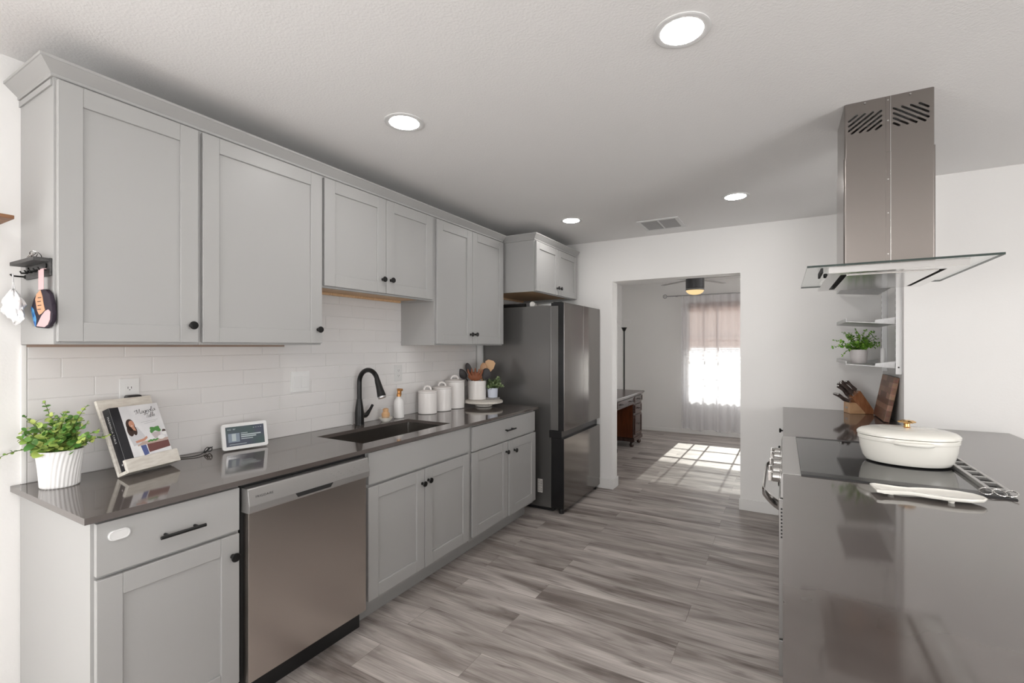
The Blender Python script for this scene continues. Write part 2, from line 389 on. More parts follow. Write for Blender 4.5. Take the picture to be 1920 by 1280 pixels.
def screen_mat():
    m = bpy.data.materials.new('lit_screen'); m.use_nodes = True; n, l = m.node_tree.nodes, m.node_tree.links
    n.clear(); o = n.new('ShaderNodeOutputMaterial'); e = n.new('ShaderNodeEmission'); tc = n.new('ShaderNodeTexCoord'); nz = n.new('ShaderNodeTexNoise'); cr = n.new('ShaderNodeValToRGB')
    g = n.new('ShaderNodeBsdfGlossy'); ad = n.new('ShaderNodeAddShader'); mx = n.new('ShaderNodeMixShader'); mx.inputs[0].default_value = 0.05
    l.new(tc.outputs['Object'], nz.inputs['Vector']); nz.inputs['Scale'].default_value = 9; nz.inputs['Detail'].default_value = 1
    cr.color_ramp.elements[0].color = (0.050, 0.055, 0.075, 1); cr.color_ramp.elements[1].color = (0.045, 0.066, 0.066, 1)
    cr.color_ramp.elements[0].position = 0.42; cr.color_ramp.elements[1].position = 0.58
    l.new(nz.outputs[0], cr.inputs[0]); l.new(cr.outputs[0], e.inputs[0]); e.inputs[1].default_value = 0.8; g.inputs['Roughness'].default_value = 0.1
    l.new(e.outputs[0], mx.inputs[1]); l.new(g.outputs[0], mx.inputs[2]); l.new(mx.outputs[0], o.inputs[0]); return m
M['screen'] = screen_mat()
M['screen_text'] = emit('lit_screen_text', (0.75, 0.82, 0.82), 0.34)
M['screen_pic'] = emit('lit_screen_picture', (0.35, 0.40, 0.46), 0.4)

def floor_mat():
    m = mat('grey_vinyl_planks', rough=0.42, spec=0.15); n, l, b = nodes(m)
    tc = n.new('ShaderNodeTexCoord')
    bk = n.new('ShaderNodeTexBrick'); bk.offset = 0.37; bk.offset_frequency = 2
    bk.inputs['Color1'].default_value = (0.30,0.30,0.30,1); bk.inputs['Color2'].default_value = (0.72,0.72,0.72,1); bk.inputs['Mortar'].default_value = (0.12,0.12,0.12,1)
    bk.inputs['Scale'].default_value = 1.0; bk.inputs['Mortar Size'].default_value = 0.0012; bk.inputs['Brick Width'].default_value = 1.22; bk.inputs['Row Height'].default_value = 0.178; bk.inputs['Bias'].default_value = 0.0
    l.new(tc.outputs['Object'], bk.inputs['Vector'])
    # grain coordinates jump from plank to plank
    cx = n.new('ShaderNodeVectorMath'); cx.operation = 'MULTIPLY_ADD'; l.new(bk.outputs['Color'], cx.inputs[0]); cx.inputs[1].default_value = (17.0, 9.0, 0); l.new(tc.outputs['Object'], cx.inputs[2])
    def noise(sc, det, st, dist=0.0):
        mp = n.new('ShaderNodeMapping'); mp.inputs['Scale'].default_value = st; nz = n.new('ShaderNodeTexNoise')
        l.new(cx.outputs[0], mp.inputs[0]); l.new(mp.outputs[0], nz.inputs['Vector']); nz.inputs['Scale'].default_value = sc; nz.inputs['Detail'].default_value = det; nz.inputs['Distortion'].default_value = dist
        return nz.outputs[0]
    def ramp(inp, c0, c1, p0, p1):
        cr = n.new('ShaderNodeValToRGB'); cr.color_ramp.elements[0].color = (*c0,1); cr.color_ramp.elements[1].color = (*c1,1)
        cr.color_ramp.elements[0].position = p0; cr.color_ramp.elements[1].position = p1; l.new(inp, cr.inputs[0]); return cr.outputs[0]
    def mix(kind, fac, a, c):
        x = n.new('ShaderNodeMix'); x.data_type = 'RGBA'; x.blend_type = kind; x.inputs[0].default_value = fac; l.new(a, x.inputs[6]); l.new(c, x.inputs[7]); return x.outputs[2]
    base = ramp(noise(1.0, 5, (1.3, 9, 1), 0.9), (0.22,0.191,0.178), (0.64,0.60,0.574), 0.30, 0.70)
    fine = ramp(noise(1.0, 4, (5, 150, 1), 0.2), (0.78,0.77,0.76), (1.08,1.07,1.06), 0.3, 0.7)
    dark = ramp(noise(1.0, 3, (2.6, 20, 1), 1.2), (0.42,0.39,0.38), (1,1,1), 0.29, 0.42)
    tone = ramp(bk.outputs['Color'], (0.88,0.87,0.86), (1.04,1.03,1.03), 0.25, 0.75)
    c = mix('MULTIPLY', 1.0, base, fine); c = mix('MULTIPLY', 0.65, c, dark); c = mix('MULTIPLY', 1.0, c, tone)
    joint = ramp(bk.outputs['Fac'], (1,1,1), (0.70,0.68,0.67), 0.2, 0.8); c = mix('MULTIPLY', 1.0, c, joint)
    l.new(c, b.inputs['Base Color'])
    bp = n.new('ShaderNodeBump'); bp.inputs['Strength'].default_value = 0.12; bp.inputs['Distance'].default_value = 0.002; l.new(fine, bp.inputs['Height']); l.new(bp.outputs[0], b.inputs['Normal'])
    return m
M['floor'] = floor_mat()

# ------------------------------------------------------------------ the setting
ZC = 2.4477; ZT = 0.9034; YB = 4.448; YF = 7.902; XJ = 3.083; YJ = 3.74; DX0, DX1, DZ = 0.962, 2.102, 2.04
struct('floor', G().box(-0.12, -3.6, -0.1, 7.0, 8.05, 0), M['floor'])
struct('ceiling', G().box(-0.12, -3.6, ZC, 7.0, 8.05, ZC + 0.1), M['ceiling'])
struct('wall_left', G().wall_with_holes([-3.6, -2.3, -0.8, 8.05], [0, 0.6, 2.1, ZC], {(1, 1)}, lambda u, k, z: (-0.12 * k, u, z)), M['wall'])
g = G()
for a in (-2.3, -1.575, -0.85): g.box(-0.09, a, 0.6, -0.04, a + 0.05, 2.1)
for z in (0.6, 2.05): g.box(-0.09, -2.3, z, -0.04, -0.8, z + 0.05)
struct('added_window_5', g, M['trimwhite'])  # unseen window, added to go with the left area lamp
struct('wall_back', G().wall_with_holes([0, DX0, DX1, XJ + 0.02], [0, DZ, ZC], {(1, 0)}, lambda u, k, z: (u, YB + 0.15 * k, z)), M['wall'])
struct('wall_return', G().box(XJ, YJ, 0, 6.9, YB + 0.15, ZC), M['wall'])
struct('wall_right', G().wall_with_holes([-2.7, -2.2, 1.4, YJ + 0.02], [0, 0.35, 2.15, ZC], {(1, 1)}, lambda u, k, z: (6.8 + 0.12 * k, u, z)), M['wall'])
struct('wall_near', G().wall_with_holes([0, 1.05, 2.75, 6.82], [0, 0.2, 2.2, ZC], {(1, 1)}, lambda u, k, z: (u, -2.6 - 0.12 * k, z)), M['wall'])
WX0, WX1, WZ0, WZ1 = 1.085, 2.36, 0.56, 2.10
struct('wall_far', G().wall_with_holes([0, WX0, WX1, 4.32], [0, WZ0, WZ1, ZC], {(1, 1)}, lambda u, k, z: (u, YF + 0.14 * k, z)), M['wall'])
struct('wall_far_right', G().wall_with_holes([YB + 0.15, 5.3, 7.2, YF], [0, 0.5, 2.1, ZC], {(1, 1)}, lambda u, k, z: (4.2 + 0.12 * k, u, z)), M['wall'])
struct('ground', G().box(-25, 8.06, -0.2, 25, 70, -0.12), M['ground'])
BB = lambda x0, y0, x1, y1, h=0.095: G().box(x0, y0, 0, x1, y1, h, 0.003)
g = BB(0.80, YB - 0.013, DX0 + 0.013, YB + 0.0); g.box(DX0 + 0.0005, YB, 0, DX0 + 0.013, YB + 0.163, 0.095, 0.003); g.box(0.0, YB + 0.15, 0, DX0 + 0.013, YB + 0.163, 0.095, 0.003)
struct('baseboard_back_left', g, M['trimwhite'], 35)
g = BB(DX1 - 0.010, YB - 0.012, 2.46, YB)
struct('baseboard_back_right', g, M['trimwhite'], 35)
struct('baseboard_far', BB(0.0, YF - 0.012, 4.2, YF, 0.06), M['wall'], 35)

def window(name, x0, x1, z0, z1, y, depth, verticals, horizontals, fr=0.035):
    g = G()
    for a, b in ((x0, x0 + fr), (x1 - fr, x1)): g.box(a, y, z0, b, y + depth, z1, 0.003)
    for a, b in ((z0, z0 + fr), (z1 - fr, z1)): g.box(x0 + fr, y, a, x1 - fr, y + depth, b, 0.003)
    w = struct(name, g, M['trimwhite'], 35)
    k = G()
    for v in verticals: k.box(v - 0.011, y + 0.02, z0 + fr, v + 0.011, y + 0.035, z1 - fr)
    for hh in horizontals: k.box(x0 + fr, y + 0.021, hh - 0.008, x1 - fr, y + 0.034, hh + 0.008)
    obj('muntin', k, M['muntin'], w, None)
    obj('pane', G().box(x0 + fr - 0.003, y + 0.025, z0 + fr - 0.003, x1 - fr + 0.003, y + 0.029, z1 - fr + 0.003), M['pane'], w, None)
    return w
window('window_1', WX0, WX1, WZ0, WZ1, YF + 0.05, 0.06, [1.33, 1.53, 1.93, 2.14], [0.87, 1.25, 1.6], 0.03)
# frames of the added, unseen windows (daylight lamps stand here)
g = G()
for a in (1.05, 1.875, 2.7): g.box(a, -2.7, 0.2, a + 0.05, -2.64, 2.2)
for z in (0.2, 2.15): g.box(1.05, -2.7, z, 2.75, -2.64, z + 0.05)
struct('added_window_2', g, M['trimwhite'])
g = G()
for a in (5.3, 6.225, 7.15): g.box(4.24, a, 0.5, 4.29, a + 0.05, 2.1)
for z in (0.5, 2.05): g.box(4.24, 5.3, z, 4.29, 7.2, z + 0.05)
struct('added_window_4', g, M['trimwhite'])
g = G()
for a in (-2.2, -0.45, 1.35): g.box(6.84, a, 0.35, 6.9, a + 0.05, 2.15)
for z in (0.35, 2.1): g.box(6.84, -2.2, z, 6.9, 1.4, z + 0.05)
struct('added_window_3', g, M['trimwhite'])

# backsplash: glazed 3 x 12 inch tiles in a one-third running bond
g = G(); gp = 0.0762; tw = 0.298; y_lo, y_hi = 0.602, 3.484
for k in range(0, 11):
    z0 = ZT + 0.001 + gp * k; z1 = z0 + gp
    lo, hi = (y_lo, y_hi)
    if k == 6: z1 = min(z1, 1.3995 if False else 1.435)
    if k > 6: lo, hi = 1.60, 2.54
    if z1 > 1.735: z1 = 1.735
    if z1 - z0 < 0.01: continue
    ph = {0: 0.0, 1: 0.2, 2: 0.1}[k % 3]
    y = ph - tw
    while y < hi:
        a, b = max(y, lo), min(y + tw, hi)
        if b - a > 0.012: g.box(0.004, a + 0.001, z0 + 0.001, 0.0095, b - 0.001, z1 - 0.001, 0.0022, 0, 2)
        y += tw
g.box(0.0003, y_lo, ZT + 0.0005, 0.0075, y_hi, 1.435, 0, 1)
g.box(0.0003, 1.60, 1.435, 0.0075, 2.54, 1.735, 0, 1)
struct('wall_backsplash', g, [M['tile'], M['grout']], 40)
struct('trim_1', G().box(0, 0.586, ZT + 0.0005, 0.011, 0.601, 1.412, 0.002), M['trimwhite'], 35)
struct('trim_2', G().box(0, 3.485, ZT - 0.03, 0.012, 3.496, 1.435, 0.001), M['metal_trim'], 35)

# ------------------------------------------------------------------ cabinet parts (fronts face +X)
def shaker(y0, y1, z0, z1, x0, x1, stile=0.066, rec=0.009):
    # two full-height stiles, two rails between them and a recessed panel
    g = G(); bv = 0.0019
    g.box(x0, y0 + 0.002, z0 + 0.002, x1 - rec, y1 - 0.002, z1 - 0.002)
    xb = x0 + 0.001
    g.box(xb, y0, z0, x1, y0 + stile, z1, bv, 0, 1); g.box(xb, y1 - stile, z0, x1, y1, z1, bv, 0, 1)
    e = 0.0001
    for za, zb in ((z0, z0 + stile), (z1 - stile, z1)): g.box(xb, y0 + stile + e, za, x1 - 0.0002, y1 - stile - e, zb, bv, 0, 1)
    return g
def slab(y0, y1, z0, z1, x0, x1): return G().box(x0, y0, z0, x1, y1, z1, 0.002)
def knob_g(p, d=1):
    prof = [(0.0085, 0.0), (0.0085, 0.002), (0.0055, 0.004), (0.0055, 0.013), (0.010, 0.016), (0.0155, 0.020), (0.0165, 0.024), (0.0145, 0.028), (0.006, 0.0295)]
    return G().lathe(prof, p, 'X' if d > 0 else '-X', 24)
def pull_g(x, y0, y1, z, post=0.028):
    g = G(); g.cyl((x + post, y0, z), (x + post, y1, z), 0.0058, seg=16)
    for y in (y0 + (y1 - y0) * 0.17, y1 - (y1 - y0) * 0.17): g.cyl((x - 0.0005, y, z), (x + post, y, z), 0.0048, seg=12)
    return g
XF0, XF1 = 0.612, 0.632
def base_cab(label, y0, y1):
    t = thing('base_cabinet', label, 'cabinet', (0.3, (y0 + y1) / 2, 0), 'base cabinets under the sink counter')
    return t
def door(t, y0, y1, z0, z1, x0, x1, knob=None, st=0.066):
    d = obj('door', shaker(y0, y1, z0, z1, x0, x1, st), M['cab'], t)
    if knob: obj('knob', knob_g((x1, knob[0], knob[1])), M['black'], d)
    return d
# drawer base by the near end
t = base_cab('narrow grey base cabinet at the near end with one drawer and one door', 0.586, 1.024)
obj('body', G().box(0.003, 0.586, 0.11, 0.6115, 1.024, 0.8825, 0.001), M['cab'], t)
obj('toe_kick', G().box(0.003, 0.600, 0, 0.535, 1.024, 0.1095), M['cab'], t)
d = obj('drawer', slab(0.594, 1.018, 0.712, 0.872, XF0, XF1), M['cab'], t); obj('handle', pull_g(XF1, 0.750, 0.886, 0.781), M['black'], d)
door(t, 0.594, 1.018, 0.135, 0.700, XF0, XF1, (0.992, 0.622))
# sink base
t = base_cab('wide grey sink base cabinet with a plain false front over two doors', 1.647, 2.512)
obj('body', G().box(0.003, 1.647, 0.11, 0.6115, 1.665, 0.8825).box(0.003, 2.494, 0.11, 0.6115, 2.512, 0.8825).box(0.003, 1.665, 0.11, 0.6115, 2.494, 0.128).box(0.595, 1.665, 0.128, 0.6115, 2.494, 0.8825).box(0.003, 1.665, 0.128, 0.012, 2.494, 0.8825), M['cab'], t)
obj('toe_kick', G().box(0.45, 1.647, 0, 0.535, 2.514, 0.1095), M['cab'], t)
obj('false_front', slab(1.651, 2.507, 0.716, 0.876, XF0, XF1), M['cab'], t)
door(t, 1.651, 2.069, 0.135, 0.702, XF0, XF1, (2.046, 0.624)); door(t, 2.073, 2.507, 0.135, 0.702, XF0, XF1, (2.098, 0.632))
# far base
t = base_cab('grey base cabinet beside the refrigerator with a short drawer over two doors', 2.515, 3.447)
obj('body', G().box(0.003, 2.515, 0.11, 0.6115, 3.447, 0.8825, 0.001), M['cab'], t)
obj('toe_kick', G().box(0.003, 2.515, 0, 0.535, 3.437, 0.1095), M['cab'], t)
d = obj('drawer', slab(2.545, 3.438, 0.706, 0.868, XF0, XF1), M['cab'], t); obj('handle', pull_g(XF1, 2.945, 3.075, 0.784), M['black'], d)
door(t, 2.545, 3.002, 0.135, 0.696, XF0, XF1, (2.974, 0.622)); door(t, 3.008, 3.438, 0.135, 0.696, XF0, XF1 + 0.006, (3.085, 0.615))

# dishwasher
t = thing('dishwasher', 'stainless steel dishwasher between two grey base cabinets', 'dishwasher', (0.3, 1.335, 0))
obj('tub', G().box(0.05, 1.030, 0.10, 0.615, 1.643, 0.8815), M['dark_gap'], t)
obj('toe_kick', G().box(0.10, 1.032, 0.0, 0.575, 1.643, 0.0995), M['plastic_black'], t)
dp = obj('door_panel', G().box(0.617, 1.040, 0.118, 0.652, 1.618, 0.800, 0.004), M['dw_steel'], t)
prof = [(0.617, 0.772), (0.668, 0.772), (0.671, 0.778), (0.671, 0.800), (0.661, 0.861), (0.656, 0.8645), (0.617, 0.8645)]
cp = obj('control_panel', G().prism([(x, 1.032, z) for x, z in prof], (0, 0.589, 0), 0, 0.0012), M['steel_light'], t)
pk = G().prism([(0.6705, 1.225, 0.7985), (0.6725, 1.235, 0.782), (0.6725, 1.395, 0.782), (0.6705, 1.410, 0.7985)], (0.0012, 0, 0))
obj('pocket_handle', pk, M['dark_gap'], cp)
nx = Vector((0.987, 0, 0.16)); ey = Vector((0, 1, 0)); ez = Vector((-0.16, 0, 0.987))
ctl = lambda y, z: axes((0.671 - (z - 0.8) * 0.1618 + 0.0004, y, z), ey, ez, nx)
lettering('brand_lettering', 'FRIGIDAIRE', 0.0125, M['ink'], cp, ctl(1.095, 0.830), spacing=1.15)
g = G()
for i in range(14):
    y = 1.40 + 0.013 * i + (0.012 if i > 5 else 0); z = 0.836 - 0.010 * (i % 3)
    if y < 1.60: g.box(0.6655 - (z - 0.83) * 0.16, y, z, 0.6668 - (z - 0.83) * 0.16, y + 0.008, z + 0.0012)
obj('button_marking', g, M['ink_grey'], cp, None)

# upper cabinets
XU0, XU1 = 0.316, 0.335
def upper(label, y0, y1, z0, z1, depth=0.315):
    t = thing('wall_cabinet', label, 'cabinet', (0.0, (y0 + y1) / 2, z0), 'grey wall cabinets above the sink counter')
    g = G()
    g.box(0.0005, y0, z0, depth, y0 + 0.018, z1, 0.0008).box(0.0005, y1 - 0.018, z0, depth, y1, z1, 0.0008)
    g.box(0.0005, y0 + 0.018, z1 - 0.018, depth, y1 - 0.018, z1).box(depth - 0.019, y0 + 0.018, z0, depth, y1 - 0.018, z1 - 0.018)
    g.box(0.0005, y0 + 0.018, z0 + 0.02, 0.010, y1 - 0.018, z1 - 0.018)
    obj('body', g, M['cab'], t)
    g = G().box(0.0015, y0 + 0.0185, z0 + 0.016, depth - 0.0195, y1 - 0.0185, z0 + 0.030).box(0.0105, y0 + 0.019, z0 + 0.0005, 0.027, y1 - 0.019, z0 + 0.0155)
    obj('underside', g, M['birch'], t, None)
    return t
t = upper('narrow grey wall cabinet with one door, at the near end of the run', 0.588, 1.0285, 1.413, 2.300)
door(t, 0.593, 1.021, 1.422, 2.292, XU0, XU1, (0.993, 1.491))
obj('scribe_molding', G().box(0.0005, 0.583, 2.276, 0.305, 0.5877, 2.296), M['cab'], t)
t = upper('single-door grey wall cabinet between the narrow near one and the short two-door one', 1.0295, 1.618, 1.413, 2.300)
door(t, 1.0375, 1.612, 1.422, 2.292, XU0, XU1, (1.586, 1.492))
tag(obj('hanging_cleat', G().box(0.0002, 0.600, 1.4035, 0.0125, 1.616, 1.4125), M['cleat']), 'thin brownish wood cleat on the wall under the two near wall cabinets', 'cleat')
t = upper('short two-door grey wall cabinet above the sink and faucet', 1.619, 2.528, 1.716, 2.300)
door(t, 1.628, 2.062, 1.725, 2.292, XU0, XU1, (2.032, 1.806)); door(t, 2.066, 2.495, 1.725, 2.292, XU0, XU1, (2.100, 1.808))
t = upper('tall two-door grey wall cabinet above the canisters, next to the refrigerator', 2.529, 3.430, 1.413, 2.300)
door(t, 2.542, 2.964, 1.422, 2.292, XU0, XU1, (2.937, 1.496)); door(t, 2.968, 3.424, 1.422, 2.292, XU0, XU1, (3.000, 1.497))
CROWN = [(0.0, 2.3005), (0.007, 2.3005), (0.009, 2.303), (0.009, 2.310), (0.013, 2.314), (0.041, 2.342), (0.044, 2.343), (0.044, 2.352), (0.0, 2.352)]
tag(obj('crown_molding', G().sweep_plan([(0.001, 0.588), (0.315, 0.588), (0.315, 3.432)], CROWN), M['cab'], None, 25), 'long grey crown molding along the top of the wall cabinets', 'molding', 'grey crown moldings')
# cabinet over the refrigerator
t = thing('wall_cabinet', 'deep two-door grey cabinet over the refrigerator', 'cabinet', (0.0, 3.91, 1.868), 'grey wall cabinets above the sink counter')
g = G(); y0, y1, z0, z1, dp_ = 3.478, 4.372, 1.868, 2.3005, 0.602
g.box(0.0005, y0, z0, dp_, y0 + 0.018, z1, 0.0008).box(0.0005, y1 - 0.018, z0, dp_, y1, z1, 0.0008).box(0.0005, y0 + 0.018, z1 - 0.018, dp_, y1 - 0.018, z1).box(dp_ - 0.019, y0 + 0.018, z0, dp_, y1 - 0.018, z1 - 0.018)
obj('body', g, M['cab'], t)
obj('underside', G().box(0.0015, y0 + 0.0185, z0 + 0.016, dp_ - 0.0195, y1 - 0.0185, z0 + 0.03).box(0.0005, y0 + 0.019, z0 + 0.0005, 0.02, y1 - 0.019, z0 + 0.0155), M['birch'], t, None)
door(t, 3.487, 3.922, 1.873, 2.293, 0.603, 0.622, (3.895, 1.937), 0.06); door(t, 3.926, 4.364, 1.873, 2.293, 0.603, 0.622, (3.955, 1.937), 0.06)
tag(obj('crown_molding', G().sweep_plan([(0.001, 3.478), (0.602, 3.478), (0.602, 4.385)], CROWN), M['cab'], None, 25), 'short grey crown molding on top of the cabinet over the refrigerator', 'molding', 'grey crown moldings')

# ------------------------------------------------------------------ sink counter
SX0, SX1, SY0, SY1 = 0.165, 0.533, 1.706, 2.434
g = G().grid_slab([0.001, SX0, SX1, 0.650], [0.561, SY0, SY1, 3.469], 0.8832, ZT, {(1, 1)})
bmesh.ops.bevel(g.bm, geom=[e for e in g.bm.edges if e.is_boundary is False and e.calc_face_angle(0) > 1.0], offset=0.0018, segments=2, profile=0.5, affect='EDGES')
tag(obj('countertop', g, M['quartz'], None, 35), 'long dark brown stone countertop with the undermount sink', 'countertop')
# undermount sink
g = G(); b = 0.02
def rrect(x0, y0, x1, y1, r, z, n=5):
    pts = []
    for cx_, cy_, a0 in ((x1 - r, y0 + r, -PI/2), (x1 - r, y1 - r, 0), (x0 + r, y1 - r, PI/2), (x0 + r, y0 + r, PI)):
        for i in range(n + 1): pts.append((cx_ + r * math.cos(a0 + PI/2 * i / n), cy_ + r * math.sin(a0 + PI/2 * i / n), z))
    return pts
e = 0.004
rings = [rrect(SX0 - 0.02, SY0 - 0.02, SX1 + 0.02, SY1 + 0.02, 0.02, 0.8826), rrect(SX0 - e, SY0 - e, SX1 + e, SY1 + e, 0.014, 0.8826), rrect(SX0 - e + 0.001, SY0 - e + 0.001, SX1 + e - 0.001, SY1 + e - 0.001, 0.014, 0.68), rrect(SX0 + 0.006, SY0 + 0.006, SX1 - 0.006, SY1 - 0.006, 0.012, 0.668)]
outer = [rrect(SX0 - 0.006, SY0 - 0.006, SX1 + 0.006, SY1 + 0.006, 0.016, 0.664), rrect(SX0 - 0.006, SY0 - 0.006, SX1 + 0.006, SY1 + 0.006, 0.016, 0.8815), rrect(SX0 - 0.02, SY0 - 0.02, SX1 + 0.02, SY1 + 0.02, 0.02, 0.8815)]
g.ring_surface(outer + rings, True, True, True)
sk = thing('sink', 'rectangular stainless steel sink set under the dark countertop', 'sink', (0.35, 2.07, 0.66))
obj('basin', g, M['sink'], sk, 30)
obj('drain', G().lathe([(0.045, 0.6685), (0.045, 0.6705), (0.038, 0.6712), (0.03, 0.6695), (0.001, 0.6695)], (0.30, 2.07, 0), 'Z', 32), M['chrome'], sk)
# faucet
fx, fy = 0.062, 2.10
t = thing('faucet', 'black gooseneck pull-down faucet behind the sink', 'faucet', (fx, fy, ZT))
obj('base', G().lathe([(0.030, ZT + 0.0004), (0.030, ZT + 0.006), (0.0285, ZT + 0.010), (0.0285, ZT + 0.075), (0.024, ZT + 0.115), (0.0185, ZT + 0.150), (0.0165, ZT + 0.165)], (fx, fy, 0), 'Z', 32), M['black'], t)
pts = [(fx, fy, ZT + 0.150), (fx, fy, 1.175)]
ra = 0.081
for i in range(1, 15):
    a = PI - i * (PI * 0.94) / 14
    pts.append((fx + ra + ra * math.cos(a), fy, 1.175 + ra * math.sin(a)))
obj('neck', G().tube(pts, 0.0148, 18), M['black'], t)
p1 = Vector(pts[-1]); dr = (Vector(pts[-1]) - Vector(pts[-2])).normalized()
dr = (dr + Vector((0.12, 0, -0.1))).normalized()
h_ = obj('spray_head', G().tube([p1 - dr * 0.012, p1 + dr * 0.006, p1 + dr * 0.05, p1 + dr * 0.098, p1 + dr * 0.102], [0.0155, 0.0175, 0.0205, 0.0265, 0.0255], 22), M['black'], t)
obj('nozzle', G().tube([p1 + dr * 0.1021, p1 + dr * 0.112], [0.0245, 0.023], 22), M['rod'], h_)
obj('handle', G().tube([(fx, fy + 0.022, ZT + 0.055), (fx, fy + 0.052, ZT + 0.056), (fx + 0.002, fy + 0.062, ZT + 0.062), (fx + 0.006, fy + 0.085, ZT + 0.09), (fx + 0.008, fy + 0.104, ZT + 0.118)], [0.017, 0.017, 0.0145, 0.0095, 0.0085], 16), M['black'], t)
# soap bottle
c = (0.075, 2.440)
t = thing('soap_bottle', 'white bottle with a copper spray top beside the sink', 'bottle', (*c, ZT))
z = ZT + 0.0004
obj('bottle_body', G().lathe([(0.032, z), (0.0355, z + 0.004), (0.0355, z + 0.105), (0.032, z + 0.125), (0.018, z + 0.140), (0.0135, z + 0.146), (0.0135, z + 0.152)], (*c, 0), 'Z', 28), M['porcelain_matte'], t)
obj('sprayer', G().lathe([(0.0155, z + 0.150), (0.0155, z + 0.168), (0.012, z + 0.172), (0.012, z + 0.190)], (*c, 0), 'Z', 20).box(c[0] - 0.010, c[1] - 0.011, z + 0.188, c[0] + 0.030, c[1] + 0.011, z + 0.206, 0.004).box(c[0] + 0.014, c[1] - 0.005, z + 0.160, c[0] + 0.020, c[1] + 0.005, z + 0.19, 0.002), M['copper'], t)
# dish with scrub brush
c = (0.105, 2.285)
tag(obj('soap_dish', G().lathe([(0.026, z), (0.030, z + 0.003), (0.045, z + 0.020), (0.047, z + 0.026), (0.045, z + 0.026), (0.035, z + 0.014), (0.022, z + 0.008), (0.001, z + 0.008)], (*c, 0), 'Z', 32), M['cream']), 'small shallow cream dish holding the scrub brush by the sink', 'dish')
t = thing('scrub_brush', 'small round wooden scrub brush standing in the cream dish', 'brush', (*c, z + 0.0085))
obj('bristle_head', G().lathe([(0.020, z + 0.0085), (0.024, z + 0.014), (0.024, z + 0.032)], (*c, 0), 'Z', 24), M['bristle'], t)
obj('grip', G().lathe([(0.0255, z + 0.032), (0.027, z + 0.038), (0.027, z + 0.052), (0.020, z + 0.061), (0.017, z + 0.066), (0.020, z + 0.074), (0.019, z + 0.083), (0.010, z + 0.088)], (*c, 0), 'Z', 24), M['light_wood'], t)

# canisters
def canister(label, c, r, hb):
    t = thing('canister', label, 'canister', (*c, ZT), 'white ceramic canisters')
    obj('jar', G().lathe([(r - 0.006, z), (r - 0.001, z + 0.003), (r, z + 0.010), (r, z + hb - 0.004), (r - 0.002, z + hb)], (*c, 0), 'Z', 40), M['ceramic'], t)
    ld = obj('lid', G().lathe([(r - 0.003, z + hb + 0.0008), (r + 0.0015, z + hb + 0.002), (r + 0.0015, z + hb + 0.010), (r - 0.008, z + hb + 0.015), (r * 0.4, z + hb + 0.021), (0.001, z + hb + 0.022)], (*c, 0), 'Z', 40), M['ceramic'], t)
    k = z + hb + 0.018; w = r * 0.36
    u = Vector((0.87, 0.49, 0)); cc = Vector((*c, k))
    obj('lid_handle', G().tube([cc + u * (-w), cc + u * (-w * 0.95) + Vector((0,0,0.014)), cc + u * (-w * 0.6) + Vector((0,0,0.026)), cc + Vector((0,0,0.030)), cc + u * (w * 0.6) + Vector((0,0,0.026)), cc + u * (w * 0.95) + Vector((0,0,0.014)), cc + u * w], 0.008, 12), M['ceramic'], ld)
canister('shortest white lidded canister, nearest the soap bottle', (0.103, 2.711), 0.070, 0.156)
canister('middle-sized white lidded canister between the shortest and the tallest', (0.100, 2.886), 0.073, 0.172)
canister('tallest white lidded canister, next to the utensil crock', (0.088, 3.062), 0.080, 0.213)
# riser tray
rc = (0.240, 3.262)
t = thing('riser_tray', 'round whitewashed wooden riser tray at the end of the counter', 'tray', (*rc, ZT))
obj('foot', G().lathe([(0.066, z), (0.072, z + 0.004), (0.072, z + 0.016), (0.058, z + 0.022), (0.055, z + 0.030)], (*rc, 0), 'Z', 36), M['whitewash'], t)
obj('tray_plate', G().lathe([(0.150, z + 0.030), (0.160, z + 0.034), (0.160, z + 0.046), (0.156, z + 0.050), (0.001, z + 0.050)], (*rc, 0), 'Z', 48), M['whitewash'], t)
zr = z + 0.0504
cc_ = (0.156, 3.286)
t = thing('utensil_crock', 'white straight-sided crock full of cooking utensils on the riser tray', 'crock', (*cc_, zr))
obj('crock_body', G().lathe([(0.070, zr), (0.076, zr + 0.004), (0.078, zr + 0.158), (0.076, zr + 0.161), (0.071, zr + 0.159), (0.069, zr + 0.012), (0.001, zr + 0.010)], (*cc_, 0), 'Z', 40), M['ceramic'], t)
RV = Vector((0.870, 0.493, 0)); FV = Vector((-0.493, 0.870, 0)); UP = Vector((0, 0, 1))
crock = Vector((*cc_, zr))
